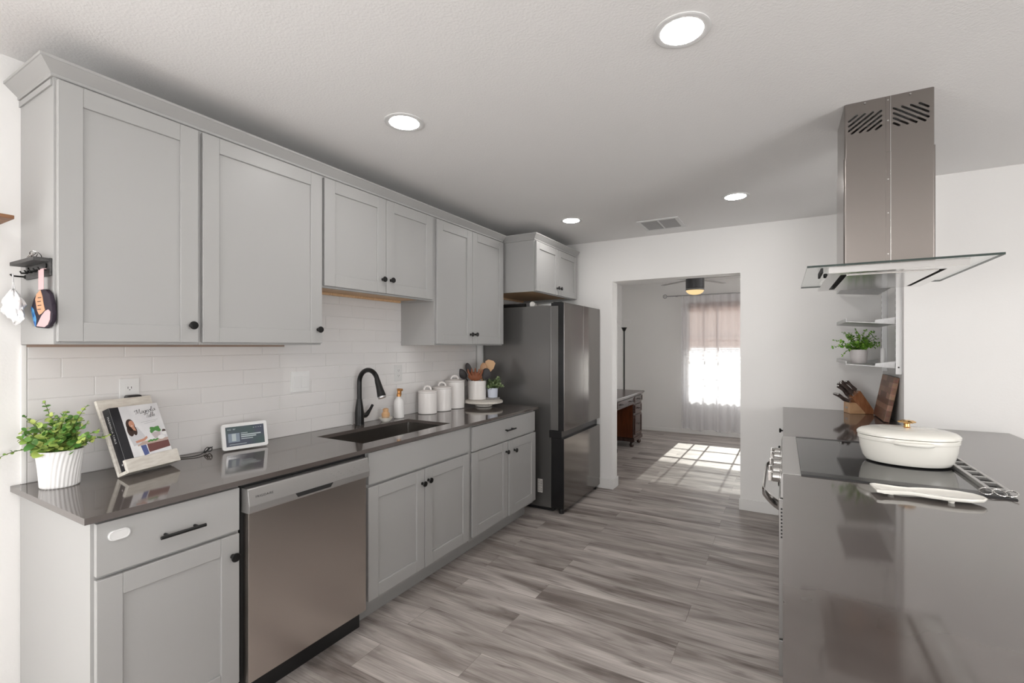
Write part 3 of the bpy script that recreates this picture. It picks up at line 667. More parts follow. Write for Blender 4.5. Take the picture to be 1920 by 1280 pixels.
def utensil(name, label, right, zt, depth, wid, hgt, m, kind='spoon', base=(0, 0)):
    wid *= 1.3; hgt *= 1.25
    head = crock + RV * right + FV * depth; head.z = zt
    foot = crock + RV * base[0] + FV * base[1]; foot.z = zr + 0.022
    ax = (head - foot).normalized(); side = ax.cross(FV).normalized(); nrm = side.cross(ax)
    t = thing(name, label, 'utensil', foot, 'cooking utensils in the crock')
    obj('handle', G().tube([foot, head - ax * hgt * 0.8], [0.0055, 0.006], 10), m, t)
    if kind == 'fork':
        g = G()
        for k in range(5):
            f = (k - 2) / 2.0
            p0 = head - ax * hgt * 0.35 + side * f * wid * 0.6
            g.tube([p0, p0 + ax * hgt * 0.75 + side * f * wid * 0.35 - nrm * 0.01, p0 + ax * hgt * (1.35 - 0.2 * abs(f)) + side * f * wid * 0.45 - nrm * 0.004], [0.011, 0.009, 0.004], 8)
        g.ellipsoid(head - ax * hgt * 0.3, side * wid, nrm * 0.011, ax * hgt * 0.7)
    elif kind == 'spatula':
        pts = [(-0.55, -1), (-1, -0.1), (-0.95, 0.75), (-0.4, 1.0), (0.6, 0.9), (1, 0.5), (0.8, -0.3), (0.45, -1)]
        g = G().prism([head + side * a * wid + ax * b_ * hgt - nrm * 0.004 for a, b_ in pts], nrm * 0.008, 0, 0.002)
    elif kind == 'ring':
        g = G().tube([head + (side * math.cos(a) * wid + ax * math.sin(a) * hgt) for a in [2*PI*i/20 for i in range(20)]], 0.004, 8, 0, True)
        g.ellipsoid(head + nrm * 0.002, side * wid * 0.96, nrm * 0.004, ax * hgt * 0.96)
    else: g = G().ellipsoid(head, side * wid, nrm * 0.010, ax * hgt)
    obj('head', g, m, t)
utensil('serving_spoon', 'charcoal spoon leaning farthest left in the utensil crock', -0.128, 1.168, 0.03, 0.026, 0.040, M['silicone'], base=(0.02, 0.03))
utensil('slotted_spoon', 'upright charcoal spoon just left of the reddish wooden fork', -0.078, 1.212, 0.05, 0.020, 0.042, M['silicone'], base=(-0.01, 0.045))
utensil('salad_fork', 'reddish-brown wooden salad fork in the middle of the crock', -0.012, 1.168, -0.045, 0.046, 0.044, M['red_wood'], 'fork', base=(-0.02, -0.03))
utensil('wooden_spoon', 'tan wooden spoon right of the reddish fork in the crock', 0.052, 1.210, 0.0, 0.023, 0.046, M['tan_wood'], base=(0.03, -0.005))
utensil('spatula', 'pale wooden spatula leaning highest and right in the crock', 0.100, 1.236, 0.04, 0.034, 0.044, M['light_wood'], 'spatula', base=(0.0, 0.02))
utensil('strainer', 'small round dark strainer in front of the pale spatula in the crock', 0.078, 1.172, -0.03, 0.027, 0.036, M['silicone'], 'ring', base=(0.045, -0.025))

# ------------------------------------------------------------------ plants
def bez(p0, p1, p2, n):
    return [p0 * (1-t)**2 + p1 * 2*t*(1-t) + p2 * t*t for t in [i / n for i in range(n + 1)]]
def add_leaf(g, base, dirv, nrm, ln, wd, cup=0.25):
    d = dirv.normalized(); s_ = d.cross(nrm)
    if s_.length < 1e-4: s_ = d.cross(Vector((0.31, 0.2, 0.93)))
    s_.normalize(); n_ = s_.cross(d)
    prof = [(0.0, 0.10), (0.10, 0.52), (0.26, 0.86), (0.46, 1.0), (0.66, 0.95), (0.83, 0.74), (0.94, 0.44)]
    K = len(prof) - 1
    ctr = [base + d * ln * a - n_ * ln * cup * a * a * 0.6 for a, _ in prof]
    L = [g.bm.verts.new(c_ + s_ * wd * w + n_ * wd * w * 0.25) for c_, (a, w) in zip(ctr, prof)]
    C_ = [g.bm.verts.new(c_) for c_ in ctr]
    Rr = [g.bm.verts.new(c_ - s_ * wd * w + n_ * wd * w * 0.25) for c_, (a, w) in zip(ctr, prof)]
    tip = g.bm.verts.new(base + d * ln - n_ * ln * cup * 0.65)
    for i in range(K):
        g.bm.faces.new((L[i], L[i+1], C_[i+1], C_[i])); g.bm.faces.new((C_[i], C_[i+1], Rr[i+1], Rr[i]))
    g.bm.faces.new((L[K], tip, C_[K])); g.bm.faces.new((C_[K], tip, Rr[K]))
def sprigs(parent, stems, leaf_m, ll, lw, rnd, taper=0.5, step=None, name='foliage'):
    gl = G(); gs = G()
    for (p0, p1, p2, n, sc) in stems:
        pts = bez(Vector(p0), Vector(p1), Vector(p2), n)
        gs.tube(pts, [0.0018 * (1.15 - i / (n + 1)) + 0.0004 for i in range(n + 1)], 6)
        for i in range(1, n + 1):
            tn = (pts[i] - pts[i-1]).normalized(); f = i / n
            a0 = rnd.uniform(0, 2 * PI); q = tn.cross(Vector((rnd.uniform(-1,1), rnd.uniform(-1,1), rnd.uniform(-1,1)))).normalized()
            for k in range(2):
                dv = (q * (1 if k == 0 else -1) + tn * rnd.uniform(0.25, 0.8) + Vector((0, 0, rnd.uniform(-0.1, 0.35)))).normalized()
                s_ = sc * (1 - taper * f) * rnd.uniform(0.8, 1.15)
                add_leaf(gl, pts[i], dv, Vector((rnd.uniform(-0.5,0.8), rnd.uniform(-0.9,0.2), 1)).normalized(), ll * s_, lw * s_, rnd.uniform(0.05, 0.4))
        add_leaf(gl, pts[-1], (pts[-1] - pts[-2]), Vector((0.3, -0.5, 1)), ll * sc * (1 - taper), lw * sc * (1 - taper) * 0.7)
    obj(name, gl, leaf_m, parent, 60, recalc=False)
    obj('stem', gs, M['stem'], parent, 60)
# eucalyptus by the near end
pc = Vector((0.148, 0.652, ZT + 0.0004)); hp = 0.132
t = thing('potted_eucalyptus', 'leafy green plant in a white ribbed pot at the near end of the counter', 'potted plant', pc)
def ribs(a, hh):
    f = (hh - pc.z) / hp
    return 1 + (0.016 * math.sin(30 * a - 6.5 * f * f - 2 * f) if 0.02 < f < 0.97 else 0)
prof = [(0.0505, pc.z), (0.053, pc.z + 0.003)] + [(0.0535 + 0.0105 * (i / 20) ** 1.3, pc.z + 0.006 + (hp - 0.010) * i / 20) for i in range(21)] + [(0.0655, pc.z + hp), (0.0615, pc.z + hp), (0.058, pc.z + hp - 0.022), (0.001, pc.z + hp - 0.024)]
pot = obj('pot', G().lathe(prof, (pc.x, pc.y, 0), 'Z', 300, mod=ribs), M['porcelain_matte'], t, 50)
obj('soil', G().lathe([(0.0575, pc.z + hp - 0.0235), (0.054, pc.z + hp - 0.016), (0.001, pc.z + hp - 0.014)], (pc.x, pc.y, 0), 'Z', 32), M['soil'], t)
rnd = random.Random(11)
def img_dir(right, up, depth): return RV * right + UP * up + FV * depth
st = []
top = pc + UP * (hp - 0.015)
for (rt, up, dp, n, sc) in [(-0.200, -0.030, -0.045, 9, 0.5), (-0.14, 0.055, 0.0, 8, 0.6), (-0.125, 0.095, 0.02, 8, 0.65), (-0.055, 0.165, 0.0, 9, 0.7), (-0.095, 0.12, -0.03, 8, 0.65),
                            (0.03, 0.12, -0.02, 7, 0.9), (0.085, 0.150, 0.01, 9, 0.7), (0.06, 0.135, -0.04, 8, 0.75), (0.16, 0.07, -0.03, 9, 0.75), (0.155, 0.045, 0.02, 9, 0.7), (0.115, 0.095, -0.02, 8, 0.7),
                            (-0.03, 0.10, -0.06, 6, 1.15), (0.03, 0.065, -0.085, 5, 1.3), (-0.02, 0.045, -0.095, 5, 1.3), (0.06, 0.04, -0.07, 5, 1.2), (-0.06, 0.05, -0.07, 5, 1.15), (-0.07, 0.075, -0.05, 6, 1.0), (0.0, 0.12, -0.03, 7, 1.1), (0.045, 0.09, -0.06, 6, 1.1), (0.01, 0.09, 0.045, 7, 1.0), (-0.05, 0.105, 0.04, 7, 0.9)]:
    p0 = top + img_dir(rt * 0.22, 0, dp * 0.35); p2 = top + img_dir(rt, up + 0.015, dp)
    p2.x = max(p2.x, 0.02)
    p1 = top + img_dir(rt * 0.45, max(up * 0.75, 0.045), dp * 0.8)
    st.append((p0, p1, p2, n, sc))
st2 = []
for i in range(26):
    a = rnd.uniform(0, 2 * PI); rr = rnd.uniform(0.02, 0.10); up = rnd.uniform(0.02, 0.11)
    p2 = top + Vector((math.cos(a) * rr * 0.8, math.sin(a) * rr, max(up, 0.012) + 0.01)); p2.x = max(p2.x, 0.03)
    st2.append((top + Vector((math.cos(a) * 0.02, math.sin(a) * 0.02, 0)), top + Vector((math.cos(a) * rr * 0.5, math.sin(a) * rr * 0.5, max(up, 0.03) * 0.9)), p2, 5, rnd.uniform(0.8, 1.15)))
sprigs(t, st + st2, M['leaf_euc'], 0.032, 0.0172, rnd, 0.5)
# plant on the wall shelf and little plant on the riser are built with their supports below

# small plant on the riser tray
pc2 = Vector((0.262, 3.366, zr))
tag(obj('coaster', G().box(pc2.x - 0.052, pc2.y - 0.045, zr, pc2.x + 0.045, pc2.y + 0.045, zr + 0.014, 0.002), M['stone_grey']), 'grey stone coaster under the small plant on the riser tray', 'coaster')
zp = zr + 0.0144
t = thing('potted_sage_plant', 'small sage-green plant in a pale bluish pot on the riser tray', 'potted plant', (pc2.x, pc2.y, zp))
obj('pot', G().lathe([(0.038, zp), (0.041, zp + 0.003), (0.046, zp + 0.082), (0.043, zp + 0.082), (0.041, zp + 0.066), (0.001, zp + 0.064)], (pc2.x, pc2.y, 0), 'Z', 32), M['pot_greyblue'], t)
rnd = random.Random(5); st = []
top = Vector((pc2.x, pc2.y, zp + 0.068))
for i in range(22):
    a = rnd.uniform(0, 2 * PI); rr = rnd.uniform(0.03, 0.085); up = rnd.uniform(0.03, 0.105) * (1.25 - rr * 5)
    p2 = top + Vector((math.cos(a) * rr, math.sin(a) * rr, max(up, 0.02)))
    st.append((top + Vector((math.cos(a) * 0.015, math.sin(a) * 0.015, 0)), top + Vector((math.cos(a) * rr * 0.4, math.sin(a) * rr * 0.4, max(up, 0.03) * 0.9)), p2, 8, 1.0))
sprigs(t, st, M['leaf_sage'], 0.027, 0.0095, rnd, 0.3)

# ------------------------------------------------------------------ book stand, cookbook
def tilt_frame(phi, tau):
    e1 = Vector((-math.sin(phi), math.cos(phi), 0)); n_ = Vector((math.cos(phi), math.sin(phi), 0))
    e3 = UP * math.cos(tau) - n_ * math.sin(tau); e2 = n_ * math.cos(tau) + UP * math.sin(tau)
    return e1, e2, e3
e1, e2, e3 = tilt_frame(0.285, 0.397)
sm = axes((0.216, 0.795, ZT + 0.0006), e1, e3, e2)      # local x along the base, y up the board, z out of the board
W, H = 0.213, 0.311
t = thing('book_stand', 'whitewashed wooden cookbook stand leaning back on the counter', 'book stand', matrix=sm)
obj('back_board', G().box(0, 0, -0.0, W, H, 0.013, 0.003), M['whitewash'], t)
obj('ledge', G().box(0, 0, 0.0132, W, 0.013, 0.056, 0.002).box(0, 0.0, 0.046, W, 0.053, 0.060, 0.003), M['whitewash'], t)
obj('prop_leg', G().prism([(W/2 - 0.02, 0.02, -0.0005), (W/2 + 0.02, 0.02, -0.0005), (W/2 + 0.02, 0.20, -0.0005), (W/2 - 0.02, 0.20, -0.0005)], (0, -0.0, -0.012)), M['whitewash'], t)
bmx = sm @ Matrix.Translation((0.012, 0.0138, 0.0138))
BW, BH, BT = 0.190, 0.252, 0.031
t = thing('cookbook', 'thick black-spined cookbook with a pale photo cover, standing on the whitewashed stand', 'book', matrix=bmx)
obj('page_block', G().box(0.003, 0.004, 0.0025, BW - 0.004, BH - 0.004, BT - 0.0027), M['paper'], t)
obj('back_cover', G().box(0.0006, 0, 0, BW, BH, 0.0022, 0.0006), M['cover_black'], t)
obj('spine', G().box(-0.0022, 0, 0, 0.0004, BH, BT, 0.0008), M['cover_black'], t)
fc = obj('front_cover', G().box(0.0006, 0, BT - 0.0024, BW, BH, BT, 0.0006), M['cover_white'], t)
obj('cloth_strip', G().box(0.0006, 0.0001, BT + 0.0001, 0.034, BH - 0.0001, BT + 0.0006), M['cover_black'], t)
zc = BT + 0.0003
def pp(g, pts, mi, dz=0.0):
    g.poly([(x, y, zc + dz) for x, y in pts], mi)
def disc(cx_, cy_, rx, ry, n=16): return [(cx_ + rx * math.cos(2*PI*i/n), cy_ + ry * math.sin(2*PI*i/n)) for i in range(n)]
g = G()
mats = ['print_wood', 'print_maroon', 'print_shirt', 'print_hair', 'print_skin', 'print_jeans', 'print_bowl', 'print_green', 'ink_white', 'ink_grey', 'ink']
pp(g, [(0.062, 0.098), (BW - 0.001, 0.098), (BW - 0.001, 0.088), (0.062, 0.082)], 0)            # table top
pp(g, [(0.098, 0.084), (BW - 0.002, 0.087), (BW - 0.002, 0.058), (0.098, 0.050)], 1)             # table side
pp(g, [(0.066, 0.085), (0.098, 0.085), (0.098, 0.03), (0.055, 0.03)], 8)                          # apron below the table
pp(g, [(0.072, 0.083), (0.094, 0.083), (0.096, 0.045), (0.076, 0.04)], 5, 0.0001)                # jeans
pp(g, [(0.048, 0.085), (0.040, 0.125), (0.048, 0.160), (0.062, 0.168), (0.082, 0.160), (0.096, 0.130), (0.104, 0.106), (0.085, 0.098), (0.070, 0.090)], 2, 0.0002)
pp(g, disc(0.058, 0.172, 0.0165, 0.026), 3, 0.0003); pp(g, disc(0.052, 0.150, 0.012, 0.024), 3, 0.0003); pp(g, disc(0.068, 0.148, 0.009, 0.020), 3, 0.0003)
pp(g, disc(0.063, 0.176, 0.0105, 0.0145), 4, 0.0004); pp(g, [(0.058, 0.166), (0.070, 0.166), (0.074, 0.146), (0.064, 0.150)], 4, 0.00035)
pp(g, [(0.058, 0.104), (0.092, 0.110), (0.106, 0.118), (0.108, 0.110), (0.094, 0.100), (0.060, 0.096)], 4, 0.0004)
pp(g, [(0.058, 0.171), (0.0605, 0.169), (0.066, 0.1695), (0.0645, 0.1675), (0.061, 0.1665)], 8, 0.0005)
pp(g, [(0.126, 0.127), (0.166, 0.130), (0.160, 0.104), (0.136, 0.101)], 6, 0.0001)               # bowl
for i in range(14): pp(g, disc(0.130 + 0.0026 * i, 0.133 + 0.012 * abs(math.sin(i * 1.7)), 0.006, 0.0075, 7), 7, 0.0002 + 0.00001 * i)
pp(g, disc(0.163, 0.103, 0.015, 0.009), 8, 0.0003); pp(g, disc(0.180, 0.118, 0.009, 0.008), 8, 0.0002)
for i in range(5): pp(g, disc(0.176 + 0.0025 * i, 0.128 + 0.003 * (i % 2), 0.003, 0.004, 6), 3, 0.0004 + 0.00001 * i)
for i in range(9): pp(g, disc(0.108 + 0.0045 * i, 0.094 + 0.002 * (i % 3), 0.0055, 0.003, 7), 7, 0.0005 + 0.00001 * i)
for i, (a, b_) in enumerate(((0.100, 0.172), (0.112, 0.162))): pp(g, [(a, 0.177 - 0.007 * i), (b_, 0.182 - 0.007 * i), (b_, 0.1811 - 0.007 * i), (a, 0.1761 - 0.007 * i)], 9, 0.0002)
obj('cover_print', g, [M[k] for k in mats], fc, None, recalc=False)
GLYPH = {'M': (1.9, [[(-0.45,1.15),(-0.6,1.5),(-0.3,1.75),(0.1,1.6),(0.2,1.2)], [(0.0,0.0),(0.22,1.7),(0.36,1.9),(0.62,0.5),(0.72,0.4),(1.15,1.8),(1.28,1.9),(1.42,0.2),(1.7,0.1),(1.9,0.4)]]),
 'a': (0.95, [[(0.75,0.8),(0.4,1.0),(0.06,0.6),(0.15,0.05),(0.5,0.15),(0.76,0.9),(0.72,0.15),(1.0,0.2)]]),
 'g': (0.95, [[(0.75,0.8),(0.4,1.0),(0.06,0.6),(0.15,0.05),(0.5,0.15),(0.76,0.9),(0.70,-0.7),(0.42,-1.0),(0.12,-0.7),(0.6,-0.1),(1.0,0.3)]]),
 'n': (0.88, [[(0.0,0.9),(0.06,0.0),(0.12,0.55),(0.42,1.0),(0.6,0.8),(0.6,0.12),(0.9,0.2)]]),
 'o': (0.78, [[(0.45,1.0),(0.06,0.6),(0.15,0.05),(0.55,0.1),(0.7,0.6),(0.42,1.0),(0.82,0.8)]]),
 'l': (0.50, [[(0.0,0.3),(0.40,1.5),(0.36,2.1),(0.18,1.9),(0.10,0.3),(0.28,0.0),(0.55,0.25)]]),
 'i': (0.42, [[(0.05,0.9),(0.08,0.1),(0.42,0.25)], [(0.12,1.35),(0.14,1.42)]]),
 'T': (0.85, [[(-0.25,1.6),(0.1,1.95),(1.25,2.05)], [(0.55,2.0),(0.42,0.8),(0.30,0.0)]]),
 'b': (0.75, [[(0.0,0.3),(0.40,1.5),(0.36,2.1),(0.18,1.9),(0.10,0.1),(0.5,0.02),(0.62,0.6),(0.35,0.8),(0.75,0.6)]]),
 'e': (0.70, [[(0.05,0.45),(0.5,0.62),(0.42,0.97),(0.10,0.7),(0.12,0.1),(0.5,0.05),(0.75,0.35)]])}
def script(word, x, y, sx_, sy_, slope, z_):
    g = G(); cx_ = 0.0
    for ch in word:
        adv, strokes = GLYPH[ch]
        for st_ in strokes:
            P = [Vector(((cx_ + px_ + 0.22 * py_) * sx_, py_ * sy_, 0)) for px_, py_ in st_]
            P = smooth_path(P, 5) if len(P) > 2 else P
            g.tube([(x + p.x, y + p.y + p.x * slope, z_) for p in P], 0.00062, 6)
        cx_ += adv
    return g
def smooth_path(P, k=6):
    out = []
    for i in range(len(P) - 1):
        a, b_, c_, d_ = P[max(i-1, 0)], P[i], P[i+1], P[min(i+2, len(P)-1)]
        for j in range(k):
            u = j / k; out.append(0.5 * ((2*b_) + (c_-a)*u + (2*a-5*b_+4*c_-d_)*u*u + (-a+3*b_-3*c_+d_)*u**3))
    out.append(P[-1]); return out
obj('title_lettering', script('Magnolia', 0.092, 0.212, 0.0112, 0.0095, 0.10, zc), M['ink'], fc, None)
obj('title_lettering', script('Table', 0.128, 0.193, 0.0098, 0.0090, 0.10, zc), M['ink'], fc, None)
sp = axes((-0.0025, BH * 0.60, BT * 0.60), (0, -1, 0), (0, 0, 1), (-1, 0, 0))
obj('spine_emblem', G().box(-0.0026, 0.022, BT/2 - 0.0008, -0.0023, 0.030, BT/2 + 0.0008).box(-0.0026, 0.0252, BT/2 - 0.004, -0.0023, 0.0268, BT/2 + 0.004), M['ink_white'], t, None)
lettering('spine_lettering', 'MAGNOLIA TABLE', 0.0118, M['ink_white'], t, axes((-0.0026, BH * 0.66, BT * 0.55), (0, -1, 0), (0, 0, 1), (-1, 0, 0)), 0.0001, spacing=1.15)

# smart display with its cable and plug
e1, e2, e3 = tilt_frame(-0.2, 0.223)
dm = axes((0.115, 1.233, ZT + 0.0046), e1, e3, e2)
t = thing('smart_display', 'white-framed smart display with a lit dark screen on the counter', 'display', matrix=dm)
DW, DH = 0.204, 0.126
g = G()
out = rrect(0, 0, DW, DH, 0.012, 0.0); mid = rrect(0.001, 0.001, DW - 0.001, DH - 0.001, 0.011, 0.0035); back = rrect(0, 0, DW, DH, 0.012, -0.008)
g.ring_surface([rrect(0.03, 0.020, DW - 0.03, 0.072, 0.012, -0.060), rrect(0.01, 0.010, DW - 0.01, 0.110, 0.012, -0.030), back, out, mid], True, True, True)
obj('housing', g, M['white_plastic'], t)
sc_ = obj('screen', G().box(0.0165, 0.0165, 0.0034, DW - 0.0165, DH - 0.016, 0.0040), M['screen'], t, None)
lettering('screen_lettering', '4:02 · 80°', 0.0095, M['screen_text'], sc_, Matrix.Translation((0.024, 0.097, 0.0041)), 0.00005, 'LEFT')
g = G()
for (x0, y0, x1, y1) in ((0.082, 0.074, 0.112, 0.077), (0.082, 0.064, 0.172, 0.0695), (0.082, 0.055, 0.150, 0.0605), (0.082, 0.046, 0.135, 0.0495), (0.030, 0.024, 0.105, 0.0262), (0.138, 0.096, 0.143, 0.098), (0.149, 0.096, 0.154, 0.098), (0.160, 0.096, 0.165, 0.098), (0.171, 0.096, 0.176, 0.099)): g.box(x0, y0, 0.0041, x1, y1, 0.0043)
obj('screen_marking', g, M['screen_text'], sc_, None)
obj('screen_picture', G().box(0.026, 0.036, 0.0041, 0.076, 0.078, 0.0042).box(0.042, 0.041, 0.0042, 0.060, 0.076, 0.0044, 0, 1), [M['screen_pic'], M['screen_text']], sc_, None)
pts = [Vector(p) for p in ((0.034, 0.905, 1.172), (0.055, 0.915, 1.12), (0.030, 0.93, 1.0), (0.030, 0.97, 0.925), (0.06, 1.05, ZT + 0.005), (0.10, 1.12, ZT + 0.0045), (0.075, 1.17, ZT + 0.008), (0.055, 1.205, ZT + 0.018), (0.048, 1.222, ZT + 0.022))]
t = thing('power_cord', 'black power cord and plug running from the outlet to the display', 'cord', (0.03, 0.905, ZT))
obj('cord', G().tube(smooth_path(pts), 0.0023, 8), M['cable'], t)
g = G()
for k in range(3): g.tube([Vector((0.072 + 0.012 * math.cos(a) , 1.182 + 0.016 * k * 0.5 + 0.008 * math.sin(a), ZT + 0.017 + 0.012 * math.sin(a + k))) for a in [2*PI*i/16 for i in range(16)]], 0.002, 6, 0, True)
obj('cord_loop', g, M['cable'], t)
obj('plug', G().box(0.0166, 0.886, 1.150, 0.056, 0.940, 1.202, 0.009, 0, 3), M['plastic_black'], t)

# outlets and switches
def plate(name, label, cat, y0, y1, z0, z1, group):
    t = thing(name, label, cat, (0.0098, (y0 + y1) / 2, z0), group)
    obj('cover_plate', G().box(0.0098, y0, z0, 0.0150, y1, z1, 0.002), M['white_plastic'], t); return t
def outlet(label, y0, y1, z0, z1):
    t = plate('wall_outlet', label, 'outlet', y0, y1, z0, z1, 'outlets on the backsplash')
    yc, zc_ = (y0 + y1) / 2, (z0 + z1) / 2
    r_ = obj('receptacle', G().box(0.0151, yc - 0.017, zc_ - 0.034, 0.0160, yc + 0.017, zc_ + 0.034, 0.0004), M['white_plastic'], t)
    for s_ in (-0.019, 0.019):
        g = G()
        for yy in (-0.006, 0.006): g.box(0.0158, yc + yy - 0.001, zc_ + s_ - 0.004, 0.01615, yc + yy + 0.001, zc_ + s_ + 0.005)
        g.box(0.0158, yc - 0.002, zc_ + s_ - 0.010, 0.01615, yc + 0.002, zc_ + s_ - 0.007)
        obj('slot', g, M['dark_gap'], r_, None)
outlet('white wall outlet behind the cookbook stand, with the black plug in it', 0.874, 0.944, 1.153, 1.271)
outlet('white wall outlet to the right of the faucet', 2.462, 2.534, 1.156, 1.272)
t = plate('switch_plate', 'white double light switch plate on the tiles left of the faucet', 'light switch', 1.655, 1.772, 1.144, 1.262, None)
for yc in (1.690, 1.737):
    obj('rocker', G().box(0.0151, yc - 0.0165, 1.170, 0.0185, yc + 0.0165, 1.236, 0.0015), M['white_plastic'], t)
# white oval sensor stuck on the drawer
g = G(); zz = 0.826
ov = lambda m_, x: [(x, p[0], p[1]) for p in [(q[0], q[1]) for q in rrect(0.620 + m_, zz - 0.0165 + m_, 0.677 - m_, zz + 0.0165 - m_, 0.0164 - m_, 0)]]
g.ring_surface([ov(0, XF1 + 0.0002), ov(0, XF1 + 0.006), ov(0.002, XF1 + 0.008), ov(0.0045, XF1 + 0.008), ov(0.0055, XF1 + 0.0072)], True, True, True)
tag(obj('oval_sign', g, M['white_plastic']), 'small white oval sign stuck on the near drawer front', 'sign')

# ------------------------------------------------------------------ refrigerator
FY0, FY1, FX = 3.590, 4.425, 0.840
t = thing('refrigerator', 'dark stainless three-door refrigerator in the corner by the doorway', 'refrigerator', (0.42, 4.0, 0))
obj('cabinet_shell', G().box(0.035, FY0, 0.03, 0.708, FY1, 1.752, 0.004), M['fridge_side'], t)
def fdoor(y0, y1, z0, z1, first=False):
    d = obj('door', G().box(0.716, y0 + 0.002, z0, FX - 0.004, y1, z1, 0.004), M['fridge_black'], t)
    obj('face', G().box(FX - 0.0055, y0, z0, FX, y1, z1, 0.0022), M['fridge'], d)
    return d
d1 = fdoor(3.567, 3.990, 0.696, 1.772); fdoor(3.996, 4.430, 0.696, 1.772)
d3 = fdoor(3.567, 4.430, 0.040, 0.632)
obj('side_trim', G().box(0.7185, 3.5655, 0.70, 0.785, 3.5672, 1.745), M['fridge_side'], d1)
obj('gasket', G().box(0.700, 3.572, 0.633, 0.812, 4.42, 0.695).box(0.7085, 3.60, 0.05, 0.7155, 4.42, 1.75), M['fridge_black'], t, None)
for y in (3.62, 3.985, 4.39): obj('hinge_cap', G().box(0.72, y - 0.02, 1.7725, 0.80, y + 0.02, 1.782, 0.003), M['fridge_black'], t)
for y in (3.60, 4.38): obj('foot', G().lathe([(0.022, 0.0003), (0.022, 0.030), (0.018, 0.0395)], (0.80, y, 0), 'Z', 16), M['plastic_black'], t)
obj('kick_grille', G().box(0.06, FY0 + 0.02, 0.0005, 0.72, FY1 - 0.02, 0.0295), M['plastic_black'], t)
obj('sticker', G().box(0.580, FY0 - 0.0006, 0.150, 0.626, FY0 - 0.0001, 0.265), M['paper'], t, None)
g = G(); rnd = random.Random(3)
for i in range(16):
    zz = 0.158 + 0.0064 * i
    g.box(0.607, FY0 - 0.0010, zz, 0.622, FY0 - 0.0007, zz + rnd.uniform(0.0012, 0.004))
for i in range(9): g.box(0.584 + 0.0012 * (i % 3), FY0 - 0.0010, 0.16 + 0.0115 * i, 0.601 - 0.002 * (i % 2), FY0 - 0.0007, 0.1625 + 0.0115 * i)
obj('sticker_print', g, M['ink'], t, None)
# things on top of the refrigerator
t = thing('flashlight', 'black flashlight lying on top of the refrigerator', 'flashlight', (0.30, 3.66, 1.7524))
obj('barrel', G().cyl((0.16, 3.64, 1.7705), (0.36, 3.66, 1.7705), 0.015).cyl((0.36, 3.66, 1.7705), (0.42, 3.666, 1.7705), 0.0175, 0.0175), M['plastic_black'], t)
obj('clip', G().box(0.20, 3.650, 1.7864, 0.32, 3.660, 1.789), M['rod'], t)
tag(obj('paper_roll', G().tube([(0.50, 3.64, 1.776), (0.46, 3.76, 1.776)], 0.023, 24), M['paper']), 'small white roll lying on top of the refrigerator', 'roll')
tag(obj('storage_box', G().box(0.42, 3.80, 1.7526, 0.62, 4.10, 1.79, 0.004), M['white_plastic']), 'flat white box on top of the refrigerator', 'box')

# ------------------------------------------------------------------ things hung at the near end
YP = 0.5877
t = thing('key_rack', 'small dark grey key rack with a shelf on the side of the near wall cabinet', 'key rack', (0.19, YP, 1.64))
obj('back_plate', G().box(0.080, YP - 0.007, 1.642, 0.306, YP - 0.0003, 1.700, 0.001), M['rack'], t)
obj('shelf', G().box(0.078, YP - 0.046, 1.6865, 0.308, YP - 0.0072, 1.699, 0.001), M['rack'], t)
for x in (0.105, 0.148, 0.190, 0.232, 0.275):
    obj('hook', G().tube([(x, YP - 0.0072, 1.664), (x, YP - 0.024, 1.662), (x, YP - 0.027, 1.669)], [0.003, 0.003, 0.0025], 8), M['black'], t)
for x in (0.11, 0.28): obj('screw', G().lathe([(0.008, 0), (0.008, 0.004)], (x, YP - 0.0111, 1.676), 'Y', 12), M['black'], t)
g = G()
for (cx_, cy_, r_, a0) in ((0.205, YP - 0.022, 0.020, 0.2), (0.245, YP - 0.024, 0.022, 0.5), (0.225, YP - 0.028, 0.016, 0.1)):
    g.tube([(cx_ + r_ * math.cos(a), cy_ + 0.6 * r_ * math.sin(a), 1.7025 + 0.010 * (1 + math.sin(a + a0 * 5)) ) for a in [2*PI*i/18 for i in range(18)]], 0.0014, 6, 0, True)
tag(obj('key_ring', g, M['chrome']), 'loose wire key rings lying on the dark key rack shelf', 'key ring')
# white cloth puff on its own hook
t = thing('wall_hook', 'tiny black hook on the wall cabinet side, left of the key rack plate', 'hook', (0.05, YP, 1.66))
obj('hook_arm', G().tube([(0.056, YP - 0.0003, 1.655), (0.056, YP - 0.036, 1.655), (0.056, YP - 0.039, 1.661)], [0.003, 0.0025, 0.003], 8).box(0.050, YP - 0.004, 1.648, 0.062, YP - 0.0003, 1.662), M['black'], t)
t = thing('cloth_bag', 'crumpled white cloth bag hanging from the tiny wall hook', 'bag', (0.10, 0.545, 1.485))
g = G(); rings = []
cxb, cyb = 0.104, 0.544
for j, (r_, z_) in enumerate([(0.010, 1.602), (0.024, 1.597), (0.050, 1.583), (0.078, 1.566), (0.088, 1.555), (0.074, 1.548), (0.068, 1.541), (0.080, 1.530), (0.086, 1.518), (0.062, 1.506), (0.02, 1.500)]):
    ring = []
    for i in range(48):
        a = 2*PI*i/48; w_ = 1 + 0.10 * math.sin(5*a + j*0.9) + 0.05 * math.sin(11*a - j*1.7)
        ring.append((cxb + r_ * w_ * math.cos(a), cyb + r_ * w_ * 0.24 * math.sin(a), z_ - 0.020 * math.cos(a - 0.2) * (j / 10) + 0.004 * math.sin(7*a + j)))
    rings.append(ring)
obj('cloth', g.ring_surface(rings, True, True, True), M['cloth_white'], t, 80)
obj('cord', G().tube([(0.096, cyb, 1.60), (0.064, YP - 0.034, 1.662), (0.052, YP - 0.034, 1.662), (0.108, cyb + 0.004, 1.60)], 0.0016, 6), M['cloth_white'], t)
